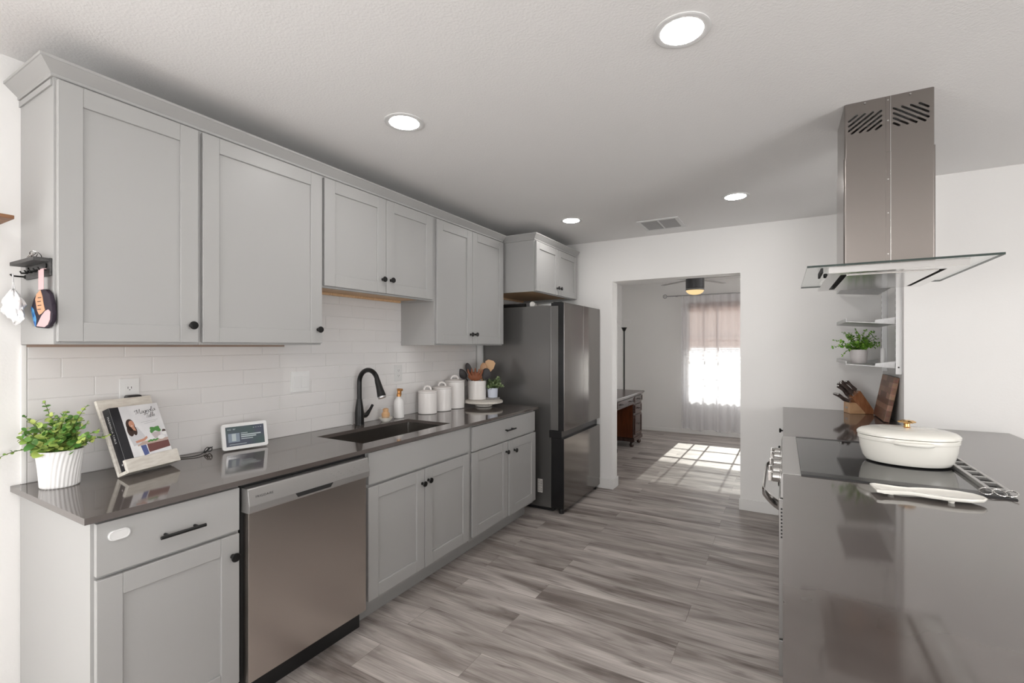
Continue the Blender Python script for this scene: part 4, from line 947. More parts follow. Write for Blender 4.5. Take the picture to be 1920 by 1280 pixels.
# pot holder mitt
t = thing('oven_mitt', 'small patchwork oven mitt in tan, plum, blue and pink hanging from the key rack', 'oven mitt', (0.26, 0.58, 1.465))
Y0 = 0.574
shape = [(0.212, 1.588), (0.250, 1.599), (0.292, 1.596), (0.330, 1.578), (0.346, 1.544), (0.355, 1.512), (0.346, 1.487), (0.320, 1.473), (0.288, 1.466), (0.201, 1.471), (0.176, 1.502), (0.160, 1.540), (0.188, 1.569)]
obj('mitt_body', G().prism([(x, Y0, z_) for x, z_ in shape], (0, 0.012, 0), 0, 0.004), M['navy'], t)
obj('patch', G().prism([(x, Y0 - 0.0012, z_) for x, z_ in [(0.216, 1.584), (0.252, 1.596), (0.270, 1.574), (0.280, 1.548), (0.294, 1.527), (0.262, 1.516), (0.240, 1.512), (0.222, 1.528), (0.204, 1.566)]], (0, 0.002, 0), 0, 0.0006), M['tan'], t)
g = G()
for i in range(4):
    x = 0.228 + 0.004 * (i % 2); g.box(x, Y0 - 0.0019, 1.530 + 0.013 * i, x + 0.030, Y0 - 0.0013, 1.5325 + 0.013 * i)
obj('stitching', g, M['print_hair'], t, None)
obj('pink_panel', G().prism([(x, Y0 - 0.0012, z_) for x, z_ in [(0.340, 1.520), (0.322, 1.528), (0.296, 1.524), (0.262, 1.509), (0.216, 1.475), (0.288, 1.470), (0.318, 1.478), (0.336, 1.494)]], (0, 0.002, 0), 0, 0.0006), M['pink'], t)
obj('blue_panel', G().prism([(x, Y0 - 0.0012, z_) for x, z_ in [(0.168, 1.544), (0.187, 1.534), (0.213, 1.499), (0.208, 1.474), (0.202, 1.474), (0.180, 1.503), (0.164, 1.535)]], (0, 0.002, 0), 0, 0.0006), M['blue'], t)
obj('hanging_strap', G().box(0.262, 0.5655, 1.594, 0.308, 0.567, 1.663, 0.0005).box(0.262, 0.5672, 1.6615, 0.308, 0.5735, 1.663), M['pink'], t)
# rustic wood shelf at the picture's edge
t = thing('floating_shelf', 'rustic brown wooden shelf on the wall left of the cabinets', 'shelf', (0.0, 0.1, 1.83))
obj('plank', G().box(0.001, -0.45, 1.829, 0.200, 0.525, 1.8415, 0.002), M['wood_dark'], t)
for y in (-0.25, 0.25): obj('bracket', G().box(0.001, y, 1.70, 0.007, y + 0.03, 1.8285).box(0.007, y, 1.822, 0.15, y + 0.03, 1.8285), M['black'], t)

# ------------------------------------------------------------------ ceiling lights and vent
def downlight(label, x, y):
    t = thing('ceiling_light', label, 'ceiling light', (x, y, ZC), 'recessed ceiling lights')
    obj('trim_ring', G().lathe([(0.0905, ZC - 0.0003), (0.0905, ZC - 0.003), (0.084, ZC - 0.006), (0.068, ZC - 0.004), (0.066, ZC - 0.0008)], (x, y, 0), 'Z', 48), M['white_plastic'], t)
    obj('lamp_disc', G().lathe([(0.0665, ZC - 0.0042), (0.0665, ZC - 0.0048), (0.001, ZC - 0.0050)], (x, y, 0), 'Z', 40), M['lamp'], t)
downlight('large round recessed ceiling light nearest the camera, above the island side', 2.132, 1.606)
downlight('round recessed ceiling light above the dishwasher, near the wall cabinets', 0.890, 1.628)
downlight('round recessed ceiling light nearest the refrigerator', 0.897, 3.580)
downlight('round recessed ceiling light between the air vent and the range hood', 2.135, 3.568)
downlight('added unseen recessed ceiling light behind the camera, over the kitchen aisle', 1.55, -0.10)  # lamp added out of view to brighten the near floor
downlight('added unseen recessed ceiling light behind the camera, over the island end', 2.132, -0.40)  # another lamp added out of view for more light
for x, y, w_ in ((4.6, -0.6, 'over the dining side of the island'), (5.8, -1.6, 'over the living area behind the camera'), (2.9, -1.9, 'near the living-area wall')): downlight('added unseen recessed ceiling light ' + w_, x, y)  # lamps added out of view to raise the room brightness
t = thing('ceiling_vent', 'white rectangular air vent in the ceiling near the back wall', 'vent', (1.52, 4.06, ZC))
g = G(); x0, x1, y0, y1 = 1.352, 1.690, 3.885, 4.235
for a in ((x0, y0, x1, y0 + 0.03), (x0, y1 - 0.03, x1, y1), (x0, y0 + 0.03, x0 + 0.03, y1 - 0.03), (x1 - 0.03, y0 + 0.03, x1, y1 - 0.03), ((x0+x1)/2 - 0.007, y0 + 0.03, (x0+x1)/2 + 0.007, y1 - 0.03)): g.box(a[0], a[1], ZC - 0.008, a[2], a[3], ZC - 0.0003, 0.001)
obj('frame', g, M['white_plastic'], t)
g = G()
for i in range(14):
    y = y0 + 0.035 + i * 0.0205
    for xa, xb in ((x0 + 0.031, (x0+x1)/2 - 0.008), ((x0+x1)/2 + 0.008, x1 - 0.031)):
        g.prism([(xa, y, ZC - 0.0006), (xa, y + 0.003, ZC - 0.0006), (xa, y + 0.016, ZC - 0.0066), (xa, y + 0.013, ZC - 0.0066)], (xb - xa, 0, 0))
obj('louver', g, M['louver'], t, None)

# ------------------------------------------------------------------ island
XI = 2.4225; CX1 = 3.558; RY0, RY1, RX1 = 2.125, 3.005, 3.092
g = G().grid_slab([XI, XJ - 0.002, RX1, CX1], [0.20, RY0, RY1, YJ - 0.002, YB - 0.002], 0.8832, ZT, {(0, 1), (1, 1), (1, 3), (2, 3)})
bmesh.ops.bevel(g.bm, geom=[e for e in g.bm.edges if e.calc_face_angle(0) > 1.0], offset=0.0018, segments=2, profile=0.5, affect='EDGES')
tag(obj('island_countertop', g, M['quartz'], None, 35), 'wide dark brown stone countertop of the island, around the range', 'countertop')
t = thing('island_cabinet', 'grey base cabinet of the island beyond the range, against the back wall', 'cabinet', (2.75, 3.7, 0), 'island base cabinets')
obj('body', G().box(2.446, RY1 + 0.012, 0.11, 3.075, YB - 0.003, 0.8825).box(2.53, RY1 + 0.012, 0, 3.075, YB - 0.003, 0.1095), M['cab'], t)
for y0, y1 in ((RY1 + 0.02, 3.70), (3.705, YB - 0.02)):
    g = G().box(2.427, y0, 0.71, 2.4455, y1, 0.872, 0.002); d = obj('drawer', g, M['cab'], t); obj('knob', knob_g((2.427, y0 + 0.15, 0.80), -1), M['black'], d)
    d = obj('door', G().box(2.427, y0, 0.135, 2.4455, y1, 0.70, 0.002), M['cab'], t); obj('knob', knob_g((2.427, y0 + 0.04, 0.62), -1), M['black'], d)
t = thing('island_cabinet', 'grey base cabinet of the island under the near counter', 'cabinet', (2.75, 1.1, 0), 'island base cabinets')
obj('body', G().box(2.446, 0.25, 0.11, 3.20, RY0 - 0.012, 0.8825).box(2.53, 0.25, 0, 3.20, RY0 - 0.012, 0.1095), M['cab'], t)
for y0, y1 in ((0.26, 1.18), (1.185, RY0 - 0.02)): obj('door', G().box(2.4275, y0, 0.135, 2.4455, y1, 0.872, 0.002), M['cab'], t)

# ------------------------------------------------------------------ range
t = thing('range', 'stainless steel slide-in range with a black glass cooktop in the island', 'range', (2.75, (RY0 + RY1) / 2, 0))
obj('chassis', G().box(2.432, RY0 + 0.006, 0.09, 3.085, RY1 - 0.006, 0.8822), M['steel'], t)
obj('leg', G().box(2.47, RY0 + 0.05, 0.0003, 2.51, RY0 + 0.09, 0.0895), M['plastic_black'], t); obj('leg', G().box(2.47, RY1 - 0.09, 0.0003, 2.51, RY1 - 0.05, 0.0895), M['plastic_black'], t)
obj('leg', G().box(3.00, RY0 + 0.05, 0.0003, 3.04, RY0 + 0.09, 0.0895), M['plastic_black'], t); obj('leg', G().box(3.00, RY1 - 0.09, 0.0003, 3.04, RY1 - 0.05, 0.0895), M['plastic_black'], t)
od = obj('oven_door', G().box(2.408, RY0 + 0.004, 0.245, 2.4315, RY1 - 0.004, 0.800, 0.003), M['range_steel'], t)
obj('door_window', G().box(2.4068, RY0 + 0.13, 0.36, 2.4079, RY1 - 0.13, 0.66), M['glass_black'], od, None)
hp_ = []
for i in range(25):
    u = i / 24; s_ = min(1, math.sin(PI * u) * 1.6) ** 0.8
    hp_.append((2.4085 - 0.062 * s_, RY0 + 0.014 + (RY1 - RY0 - 0.028) * u, 0.770 + 0.0))
g = G(); rings = []
for i, p in enumerate(hp_):
    q0 = Vector(hp_[max(i-1, 0)]); q1 = Vector(hp_[min(i+1, 24)]); tn = (q1 - q0).normalized(); sd = tn.cross(UP).normalized()
    rings.append([Vector(p) + sd * (0.006 * math.cos(a)) + UP * (0.020 * math.sin(a)) for a in [2*PI*k/14 for k in range(14)]])
obj('handle', g.ring_surface(rings, True, True, True), M['chrome'], od, 50)
dw = obj('warming_drawer', G().box(2.408, RY0 + 0.004, 0.095, 2.4315, RY1 - 0.004, 0.238, 0.003), M['range_steel'], t)
obj('front_trim', G().prism([(2.428, RY0 + 0.001, 0.806), (2.4145, RY0 + 0.001, 0.806), (2.4145, RY0 + 0.001, 0.880), (2.4205, RY0 + 0.001, 0.9040), (2.484, RY0 + 0.001, 0.9056), (2.484, RY0 + 0.001, 0.8830), (2.428, RY0 + 0.001, 0.8830)], (0, RY1 - RY0 - 0.002, 0), 0, 0.001), M['steel_light'], t)
g = G()
for i in range(9): g.box(2.4150, RY0 + 0.0028, 0.645 + 0.014 * i, 2.4205, RY0 + 0.0038, 0.652 + 0.014 * i)
obj('side_vent', g, M['plastic_black'], od, None)
for y in (2.30, 2.405, 2.565, 2.725, 2.83):
    k = obj('knob', G().lathe([(0.027, 0), (0.027, 0.004), (0.0225, 0.006), (0.0225, 0.030), (0.019, 0.033), (0.001, 0.033)], (2.4143, y, 0.846), '-X', 28), M['chrome'], t)
    obj('grip', G().box(2.366, y - 0.006, 0.824, 2.3808, y + 0.006, 0.868, 0.002), M['chrome'], k)
obj('cooktop', G().box(2.4845, RY0 + 0.062, 0.8835, 3.028, RY1 - 0.040, 0.9075, 0.0015), M['glass_black'], t)
obj('edge_trim', G().box(2.4845, RY0 + 0.001, 0.8835, 3.090, RY0 + 0.0615, 0.9085, 0.002), M['plastic_black'], t)
obj('edge_trim', G().box(2.4845, RY1 - 0.0395, 0.8835, 3.090, RY1 - 0.001, 0.9085, 0.002), M['plastic_black'], t)
vt = G(); X0, X1 = 3.0285, 3.0905; Ya, Yb_ = RY0 + 0.062, RY1 - 0.040
vt.box(X0, Ya, 0.8835, X1, Yb_, 0.9090)
vt.box(X0, Ya, 0.909, X0 + 0.014, Yb_, 0.9225, 0.002).box(X1 - 0.012, Ya, 0.909, X1, Yb_, 0.9225, 0.002)
nS = 9
for i in range(nS + 1):
    y = Ya + (Yb_ - Ya - 0.012) * i / nS; vt.box(X0 + 0.0135, y, 0.9091, X1 - 0.0115, y + 0.012, 0.9222, 0.001)
rv = obj('rear_vent', vt, M['steel_light'], t)
g = G()
for i in range(nS):
    y = Ya + (Yb_ - Ya - 0.012) * i / nS; g.box(X0 + 0.0145, y + 0.0125, 0.9091, X1 - 0.0125, y + (Yb_ - Ya - 0.012) / nS - 0.0005, 0.9105)
obj('vent_opening', g, M['dark_gap'], rv, None)
g = G()
for (x_, a) in ((3.020, 0.5), (3.055, -0.3), (3.082, 0.9)):
    g.tube([(x_ + 0.016 * math.cos(b_), RY0 + 0.030 + 0.022 * math.sin(b_), 0.9105 + 0.006 * (1 + math.sin(b_ + a))) for b_ in [2*PI*i/14 for i in range(14)]], 0.0022, 6, 0, True)
tag(obj('vent_end_loops', g, M['chrome']), 'looped metal wire end piece at the near end of the range vent', 'vent_end')  # wire loops stand in for the vent end and its reflection

# ------------------------------------------------------------------ Dutch oven, spoon rest
pcx, pcy, pz = 2.884, 2.560, 0.9100
t = thing('dutch_oven', 'oval cream enamelled Dutch oven on the cooktop', 'cooking pot', (pcx, pcy, pz))
SX = 0.172; RY_ = 0.128 / 0.172
obj('pot_body', G().lathe([(SX * 0.74, pz), (SX * 0.83, pz + 0.004), (SX * 0.90, pz + 0.022), (SX * 0.955, pz + 0.06), (SX * 0.985, pz + 0.105), (SX * 0.985, pz + 0.112), (SX * 0.93, pz + 0.112)], (pcx, pcy, 0), 'Z', 72, sy=RY_), M['cream'], t)
obj('rim_band', G().lathe([(SX * 0.984, pz + 0.094), (SX * 0.998, pz + 0.097), (SX * 1.0, pz + 0.110), (SX * 0.988, pz + 0.1125)], (pcx, pcy, 0), 'Z', 72, sy=RY_), M['cream'], t)
ld = obj('lid', G().lathe([(SX * 0.99, pz + 0.1135), (SX * 1.018, pz + 0.116), (SX * 1.018, pz + 0.124), (SX * 0.985, pz + 0.131), (SX * 0.93, pz + 0.137), (SX * 0.80, pz + 0.1435), (SX * 0.60, pz + 0.147), (SX * 0.57, pz + 0.1455), (SX * 0.52, pz + 0.1485), (0.001, pz + 0.150)], (pcx, pcy, 0), 'Z', 72, sy=RY_), M['cream'], t)
obj('knob', G().lathe([(0.014, pz + 0.1500), (0.011, pz + 0.153), (0.011, pz + 0.166), (0.012, pz + 0.167)], (pcx, pcy, 0), 'Z', 12).lathe([(0.010, pz + 0.1672), (0.026, pz + 0.171), (0.028, pz + 0.175), (0.018, pz + 0.180), (0.001, pz + 0.181)], (pcx, pcy, 0), 'Z', 48, mod=lambda a, hh: 1 + 0.16 * math.cos(6 * a)), M['gold'], ld)
for s_ in (-1, 1):
    # side grips along the long flanks
    pts = [(pcx + dx, pcy + s_ * (0.128 * math.sqrt(max(0, 1 - (dx / 0.172) ** 2)) + 0.016 * math.sin(PI * (dx + 0.062) / 0.124) ** 0.5 - 0.002), pz + 0.098) for dx in [-0.0615 + 0.123 * i / 12 for i in range(13)]]
    obj('grip', G().tube(pts, [0.0075] * 13, 10), M['cream'], t)
# spoon rest
def spoon_outline(k):
    # long oval bowl with a waisted flared handle end; local x along the length
    top = [(0.000, 0.038), (0.012, 0.042), (0.045, 0.035), (0.080, 0.028), (0.105, 0.029), (0.145, 0.041), (0.195, 0.049), (0.245, 0.046), (0.280, 0.031), (0.297, 0.009)]
    pts = [(x, y) for x, y in top] + [(x, -y * 0.98) for x, y in reversed(top)]
    cx_ = 0.15
    return [(cx_ + (x - cx_) * k, y * k) for x, y in pts]
ang = math.atan2(0.055, 0.30)
sr = Matrix.Translation((2.692, 2.002, ZT)) @ Matrix.Rotation(0.10, 4, 'Z') @ Matrix.Diagonal((1.0, 1.12, 1.0, 1.0))
t = thing('spoon_rest', 'flat cream ceramic spoon rest on the island counter in front of the cooktop', 'spoon rest', matrix=sr)
g = G(); z3 = lambda pts, z_: [(x, y, z_) for x, y in pts]
g.ring_surface([z3(spoon_outline(0.93), 0.010), z3(spoon_outline(0.985), 0.0125), z3(spoon_outline(1.0), 0.019), z3(spoon_outline(0.975), 0.022), z3(spoon_outline(0.94), 0.0195), z3(spoon_outline(0.85), 0.016)], True, True, True)
obj('dish', g, M['cream'], t, 50)
for x, y in ((0.05, 0.0), (0.20, 0.025), (0.20, -0.025)): obj('foot', G().lathe([(0.008, 0.0003), (0.010, 0.0110)], (x, y, 0), 'Z', 16), M['cream'], t)

# ------------------------------------------------------------------ range hood
t = thing('range_hood', 'stainless steel island range hood with a flat glass canopy, hung from the ceiling', 'range hood', (2.8, 2.6, ZC))
HX0, HX1, HY0, HY1 = 2.650, 2.955, 2.446, 2.748
ZG0, ZG1 = 1.7225, 1.7305; ZS = 2.214
def shell(x0, x1, y0, y1, z0, z1, th, strip):
    # folded sheet chimney: four thin sides
    g = G(); r_ = 0.010
    o0, o1 = rrect(x0, y0, x1, y1, r_, z0, 6), rrect(x0, y0, x1, y1, r_, z1, 6)
    i0, i1 = rrect(x0 + th, y0 + th, x1 - th, y1 - th, r_ - th, z0, 6), rrect(x0 + th, y0 + th, x1 - th, y1 - th, r_ - th, z1, 6)
    g.ring_surface([i0, o0, o1, i1, i0], True)
    bmesh.ops.remove_doubles(g.bm, verts=g.bm.verts, dist=1e-6)
    return g
up_ = obj('upper_chimney', shell(HX0 + 0.003, HX1 - 0.003, HY0 + 0.003, HY1 - 0.003, ZS - 0.05, ZC - 0.0005, 0.0012, 0), M['steel_v'], t, 30)
# slanted vent slots cut through the front sheet
ct = G()
def slot(xa, za, xb, zb, r=0.0042):
    d = Vector((xb - xa, 0, zb - za)); L = d.length
    if L < 0.008: return
    d.normalize(); n_ = Vector((-d.z, 0, d.x)); pts = []
    A = Vector((xa, HY0 - 0.004, za)); B = Vector((xb, HY0 - 0.004, zb))
    for i in range(7): q = PI/2 + PI * i / 6; pts.append(A + (d * math.cos(q) + n_ * math.sin(q)) * r)
    for i in range(7): q = -PI/2 + PI * i / 6; pts.append(B + (d * math.cos(q) + n_ * math.sin(q)) * r)
    ct.prism(pts, (0, 0.012, 0))
sw, sz0, sz1 = 0.110, 2.318, 2.392
for (xa, sgn) in ((2.822, 1), (2.780, -1)):
    sl = math.tan(R(36.5))
    for k in range(-4, 7):
        # line z = zk - sl * u for u in [0, sw]
        zk = 2.392 + 0.0205 * k
        u0 = max(0.0, (zk - sz1) / sl); u1 = min(sw, (zk - sz0) / sl)
        if u1 - u0 > 0.006: slot(xa + sgn * u0, zk - sl * u0, xa + sgn * u1, zk - sl * u1)
bmesh.ops.translate(ct.bm, verts=ct.bm.verts, vec=-OFF[up_.name])
cm = bpy.data.meshes.new('cutter'); bmesh.ops.recalc_face_normals(ct.bm, faces=ct.bm.faces); ct.bm.to_mesh(cm); ct.bm.free()
co = bpy.data.objects.new('cutter', cm); COL.objects.link(co); co.location = t.location
bpy.context.view_layer.update()
md = up_.modifiers.new('slots', 'BOOLEAN'); md.operation = 'DIFFERENCE'; md.object = co; md.solver = 'EXACT'
dg = bpy.context.evaluated_depsgraph_get(); dg.update()
nm = bpy.data.meshes.new_from_object(up_.evaluated_get(dg)); nm.name = 'upper_chimney'
up_.modifiers.clear(); up_.data = nm; bpy.data.objects.remove(co); bpy.data.meshes.remove(cm)
if len(up_.data.materials) == 0: up_.data.materials.append(M['steel_v'])
lo_ = obj('lower_chimney', shell(HX0, HX1, HY0, HY1, ZG1 + 0.0005, ZS, 0.0014, 0), M['steel_v'], t, 30)
obj('seam_strip', G().box(2.7955, HY0 - 0.0018, ZG1 + 0.002, 2.8095, HY0 - 0.0002, ZS - 0.001, 0.0006), M['steel_v'], lo_)
obj('seam_edge', G().box(2.8097, HY0 - 0.0030, ZG1 + 0.002, 2.8122, HY0 - 0.0002, ZS - 0.001, 0.0006), M['chrome'], lo_)
obj('seam_strip', G().box(2.7955, HY0 + 0.0012, ZS + 0.001, 2.8095, HY0 + 0.0028, ZC - 0.002, 0.0006), M['steel_v'], up_)
obj('seam_edge', G().box(2.8097, HY0 + 0.0005, ZS + 0.001, 2.8122, HY0 + 0.0028, ZC - 0.002, 0.0006), M['chrome'], up_)
g = G()
for z_ in (1.79, 1.96, 2.10): obj('screw', G().lathe([(0.003, 0), (0.0022, 0.0014)], (2.8025, HY0 - 0.0033, z_), 'Y', 10), M['chrome'], lo_)
g = G()
for x_, z_ in ((2.8025, 2.43), (2.8025, 2.345), (2.725, 2.437), (2.875, 2.437)): obj('screw', G().lathe([(0.0035, 0), (0.0025, 0.0014)], (x_, HY0, z_), 'Y', 10), M['chrome'], up_)
GX0, GX1, GY0, GY1 = 2.508, 3.088, 2.222, 2.992
gl = obj('glass_canopy', G().box(GX0, GY0, ZG0, GX1, GY1, ZG1), M['hood_glass'], t, None)
obj('glass_edge', G().box(GX0, GY0 - 0.0012, ZG0, GX1, GY0 - 0.0001, ZG1).box(GX1 + 0.0001, GY0, ZG0, GX1 + 0.001, GY1, ZG1).box(GX0 - 0.001, GY0, ZG0, GX0 - 0.0001, GY1, ZG1).box(GX0, GY1 + 0.0001, ZG0, GX1, GY1 + 0.001, ZG1), M['glass_edge'], gl, None)
BX0, BX1, BY0, BY1, ZB0 = 2.582, 3.002, 2.236, 2.935, 1.697
bd = obj('hood_body', G().grid_slab([BX0, BX0 + 0.045, BX1 - 0.045, BX1], [BY0, BY0 + 0.07, BY1 - 0.05, BY1], ZB0, ZG0 - 0.0005, {(1, 1)}), M['chrome'], t, None)
obj('front_band', G().box(BX0, BY0 - 0.0014, ZB0 + 0.001, BX1, BY0 - 0.0001, ZG0 - 0.0008), M['steel_light'], bd, None)
obj('filter_recess', G().box(BX0 + 0.045, BY0 + 0.07, ZB0 + 0.012, BX1 - 0.045, BY1 - 0.05, ZG0 - 0.001), M['dark_gap'], bd, None)
obj('filter_panel', G().box(BX0 + 0.066, BY0 + 0.075, ZB0 - 0.004, BX1 - 0.068, BY1 - 0.055, ZB0 + 0.006, 0.001), M['chrome'], bd)
for y in (2.40,):
    obj('control_button', G().lathe([(0.010, 0), (0.010, 0.005), (0.007, 0.008)], (BX0 - 0.0003, y, 1.709), '-X', 16), M['black'], bd)
obj('canopy_clip', G().lathe([(0.020, ZG1 + 0.0004), (0.020, ZG1 + 0.005), (0.012, ZG1 + 0.008)], (2.99, 2.36, 0), 'Z', 24), M['chrome'], gl)
obj('canopy_bracket', G().box(BX0 - 0.026, BY0 + 0.01, ZG0 - 0.020, BX0 - 0.018, BY0 + 0.20, ZG0 - 0.0005), M['dark_gap'], bd, None)

# ------------------------------------------------------------------ rails and wall shelves on the return wall
def rail(label, y0, y1, zb):
    t = thing('shelf_rail', label, 'shelf rail', (XJ, (y0 + y1) / 2, zb), 'shelf standards on the return wall')
    obj('channel', G().box(XJ - 0.032, y0, zb, XJ - 0.0005, y1, 2.10, 0.0015), M['rail'], t)
    g = G()
    for i in range(20): z_ = zb + 0.05 + 0.04 * i; g.box(XJ - 0.0325, (y0+y1)/2 - 0.003, z_, XJ - 0.0319, (y0+y1)/2 + 0.003, z_ + 0.02)
    obj('slot', g, M['dark_gap'], t, None)
    obj('screw', G().lathe([(0.005, 0), (0.004, 0.002)], (XJ - 0.018, y0 - 0.0022, zb + 0.045), 'Y', 12), M['black'], t)
rail('nearer tall metal shelf rail on the wall behind the hood', 3.790, 3.812, 1.226)
rail('farther tall metal shelf rail on the wall behind the hood', 4.275, 4.297, 1.226)
def wall_shelf(label, zb, full=True):
    tl = 0.075
    Mx = Matrix.Translation((XJ - 0.034, 3.80, zb)) @ Matrix.Rotation(tl, 4, 'Y')
    t = thing('wall_shelf', label, 'shelf', matrix=Mx, group='metal wall shelves')
    L, Y1, th = 0.262, 0.62, 0.0015
    obj('shelf_board', G().box(-L, 0.0, 0, 0, Y1, 0.006, 0.001).box(-L, 0.0, 0.006, -L + 0.004, Y1, 0.026, 0.001), M['galv'], t)
    for y in (0.0005, Y1 - 0.003):
        g = G().prism([(-0.002, y, 0.0062), (-0.105, y, 0.0062), (-0.105, y, 0.022), (-0.002, y, 0.046)], (0, 0.0025, 0))
        for k in range(7): g.box(-0.10 + 0.0145 * k, y - 0.0006 , 0.008, -0.097 + 0.0145 * k, y + 0.003, 0.019 + 0.0034 * k)
        obj('bracket', g, M['galv'], t)
    return t, Mx
wall_shelf('metal shelf highest on the wall rails, seen through the hood glass', 1.795)
wall_shelf('metal shelf in the middle of the wall rails, above the green plant', 1.548)
t_low, MxL = wall_shelf('metal shelf lowest on the wall rails, carrying the green plant', 1.264)
# plant on the low shelf
zs = 1.2837
pc3 = Vector((2.895, 4.115, zs))
t = thing('potted_green_plant', 'bright green bushy plant in a pale grey pot on the lowest wall shelf', 'potted plant', pc3)
obj('pot', G().lathe([(0.044, zs), (0.047, zs + 0.004), (0.055, zs + 0.098), (0.051, zs + 0.098), (0.049, zs + 0.080), (0.001, zs + 0.078)], (pc3.x, pc3.y, 0), 'Z', 36), mat('pale_grey_pot', (0.66, 0.62, 0.62), 0.5), t)
rnd = random.Random(21); st = []; top = pc3 + UP * 0.082
for (rt, up, dp, n) in [(-0.165, 0.02, 0.0, 10), (-0.145, 0.065, 0.02, 10), (-0.10, 0.115, 0.0, 9), (-0.095, 0.10, -0.03, 9), (-0.02, 0.135, 0.0, 9), (-0.04, 0.11, 0.03, 8), (0.045, 0.13, 0.0, 9), (0.08, 0.12, -0.02, 9), (0.12, 0.075, 0.0, 9), (0.135, 0.045, 0.01, 9), (0.10, 0.03, -0.04, 8), (0.05, 0.05, -0.07, 8), (0.0, 0.06, -0.08, 8), (-0.05, 0.05, -0.07, 8), (-0.09, 0.045, -0.04, 8), (-0.13, 0.03, -0.03, 9), (0.03, 0.09, -0.04, 8), (-0.03, 0.09, -0.04, 8), (0.07, 0.08, 0.03, 8), (-0.07, 0.08, 0.0, 8), (0.09, 0.09, -0.02, 8), (0.0, 0.10, 0.0, 8), (-0.12, -0.03, -0.03, 9), (0.10, 0.02, 0.0, 8), (0.02, 0.03, -0.09, 7), (-0.03, 0.03, -0.09, 7)]:
    p2 = top + img_dir(rt * 1.12, up * 1.1 + 0.01, dp)
    p2.x = min(p2.x, 3.04)
    st.append((top + img_dir(rt * 0.2, 0, dp * 0.3), top + img_dir(rt * 0.5, max(up, 0.05) * 0.85 + 0.02, dp * 0.8), p2, n, 1.0))
sprigs(t, st, M['leaf_green'], 0.024, 0.0095, rnd, 0.4)
tag(obj('candle', G().cyl((3.005, 3.93, 1.2735), (3.005, 3.93, 1.392), 0.013, seg=20), M['white_plastic']), 'slim white candle standing on the lowest wall shelf by the rail', 'candle')

# ------------------------------------------------------------------ knife block, knives, cutting board
ph = math.atan2(0.042, 0.137)
kb = Matrix.Translation((2.853, 4.238, ZT + 0.0004)) @ Matrix.Rotation(ph, 4, 'Z')     # local x: along the side, y: away
t = thing('knife_block', 'two-tone wooden knife block on the island counter', 'knife block', matrix=kb)
BWd = 0.095
obj('front_block', G().prism([(0, 0, 0), (0.105, 0, 0), (0.105, 0, 0.012), (0.045, 0, 0.082), (0, 0, 0.082)], (0, BWd, 0), 0, 0.003), M['acacia_light'], t)
obj('slanted_block', G().prism([(0.1065, 0, 0.0003), (0.158, 0, 0.0003), (0.160, 0, 0.032), (0.072, 0, 0.172), (0.018, 0, 0.120)], (0, BWd, 0), 0, 0.003), M['acacia'], t)
obj('emblem', G().box(-0.0012, 0.030, 0.036, -0.0001, 0.066, 0.047), M['rod'], t, None)
def knife(label, x, y, z_, ln, big=True):
    d = Vector((-0.60, 0, 0.80)).normalized() if big else Vector((-0.80, 0, 0.60)).normalized()
    Mk = kb @ axes((x, y, z_), Vector((0, 1, 0)), d.cross(Vector((0, 1, 0))) * -1, d)
    t = thing('knife' if big else 'steak_knife', label, 'knife', matrix=Mk, group='knives in the knife block' if big else 'steak knives in the knife block')
    r = 0.0095 if big else 0.0066
    g = G()
    n = 9; rings = []
    for i in range(n):
        f = i / (n - 1); w_ = r * (0.85 + 0.25 * math.sin(PI * f) + 0.25 * f * f); dp = r * 1.45 * (0.9 + 0.2 * math.cos(2 * PI * f)); bend = 0.010 * f * f if big else 0.004 * f * f
        rings.append([(w_ * 0.75 * math.cos(a), dp * math.sin(a) - bend, 0.012 + (ln - 0.012) * f) for a in [2*PI*k/12 for k in range(12)]])
    obj('handle', g.ring_surface(rings, True, True, True), M['knife_handle'], t)
    obj('bolster', G().cyl((0, 0, -0.004), (0, 0, 0.0115), r * 0.85, r * 0.9, 12), M['chrome'], t)
    e_ = rings[-1]; obj('end_cap', G().cyl((0, -(0.010 if big else 0.004), ln + 0.0005), (0, -(0.0105 if big else 0.004), ln + 0.006), r * 0.9, r * 0.75, 12), M['chrome'], t)
spots = [('foremost long knife handle in the top row of the knife block', 0.032, 0.022, 0.137, 0.118), ('second long knife handle in the top row of the knife block', 0.042, 0.040, 0.146, 0.122), ('third long knife handle in the top row, nearest the wall side', 0.032, 0.074, 0.137, 0.112),
         ('short-handled knife at the back top of the slanted block', 0.060, 0.030, 0.164, 0.100), ('lowest of the long-handled knives, jutting left from the block', 0.019, 0.055, 0.124, 0.105)]
for i, (lb, x, y, z_, ln) in enumerate(spots): knife(lb, x, y, z_, ln)
words = ['nearest the camera', 'second from the camera', 'third from the camera', 'fourth from the camera', 'fifth from the camera', 'farthest from the camera']
for i in range(6): knife('steak knife in the low row of the block, ' + words[i], 0.011, 0.011 + 0.0146 * i, 0.0855, 0.098, False)
tau = 0.181
cb = Matrix.Translation((2.999, 3.860, ZT + 0.0005 + 0.031 * math.sin(tau))) @ Matrix.Rotation(tau, 4, 'Y')
tag(obj('cutting_board', G().box(0, 0, 0, 0.031, 0.406, 0.300, 0.004), M['endgrain']), 'thick dark walnut cutting board leaning on the wall behind the pot', 'cutting board').matrix_world = cb

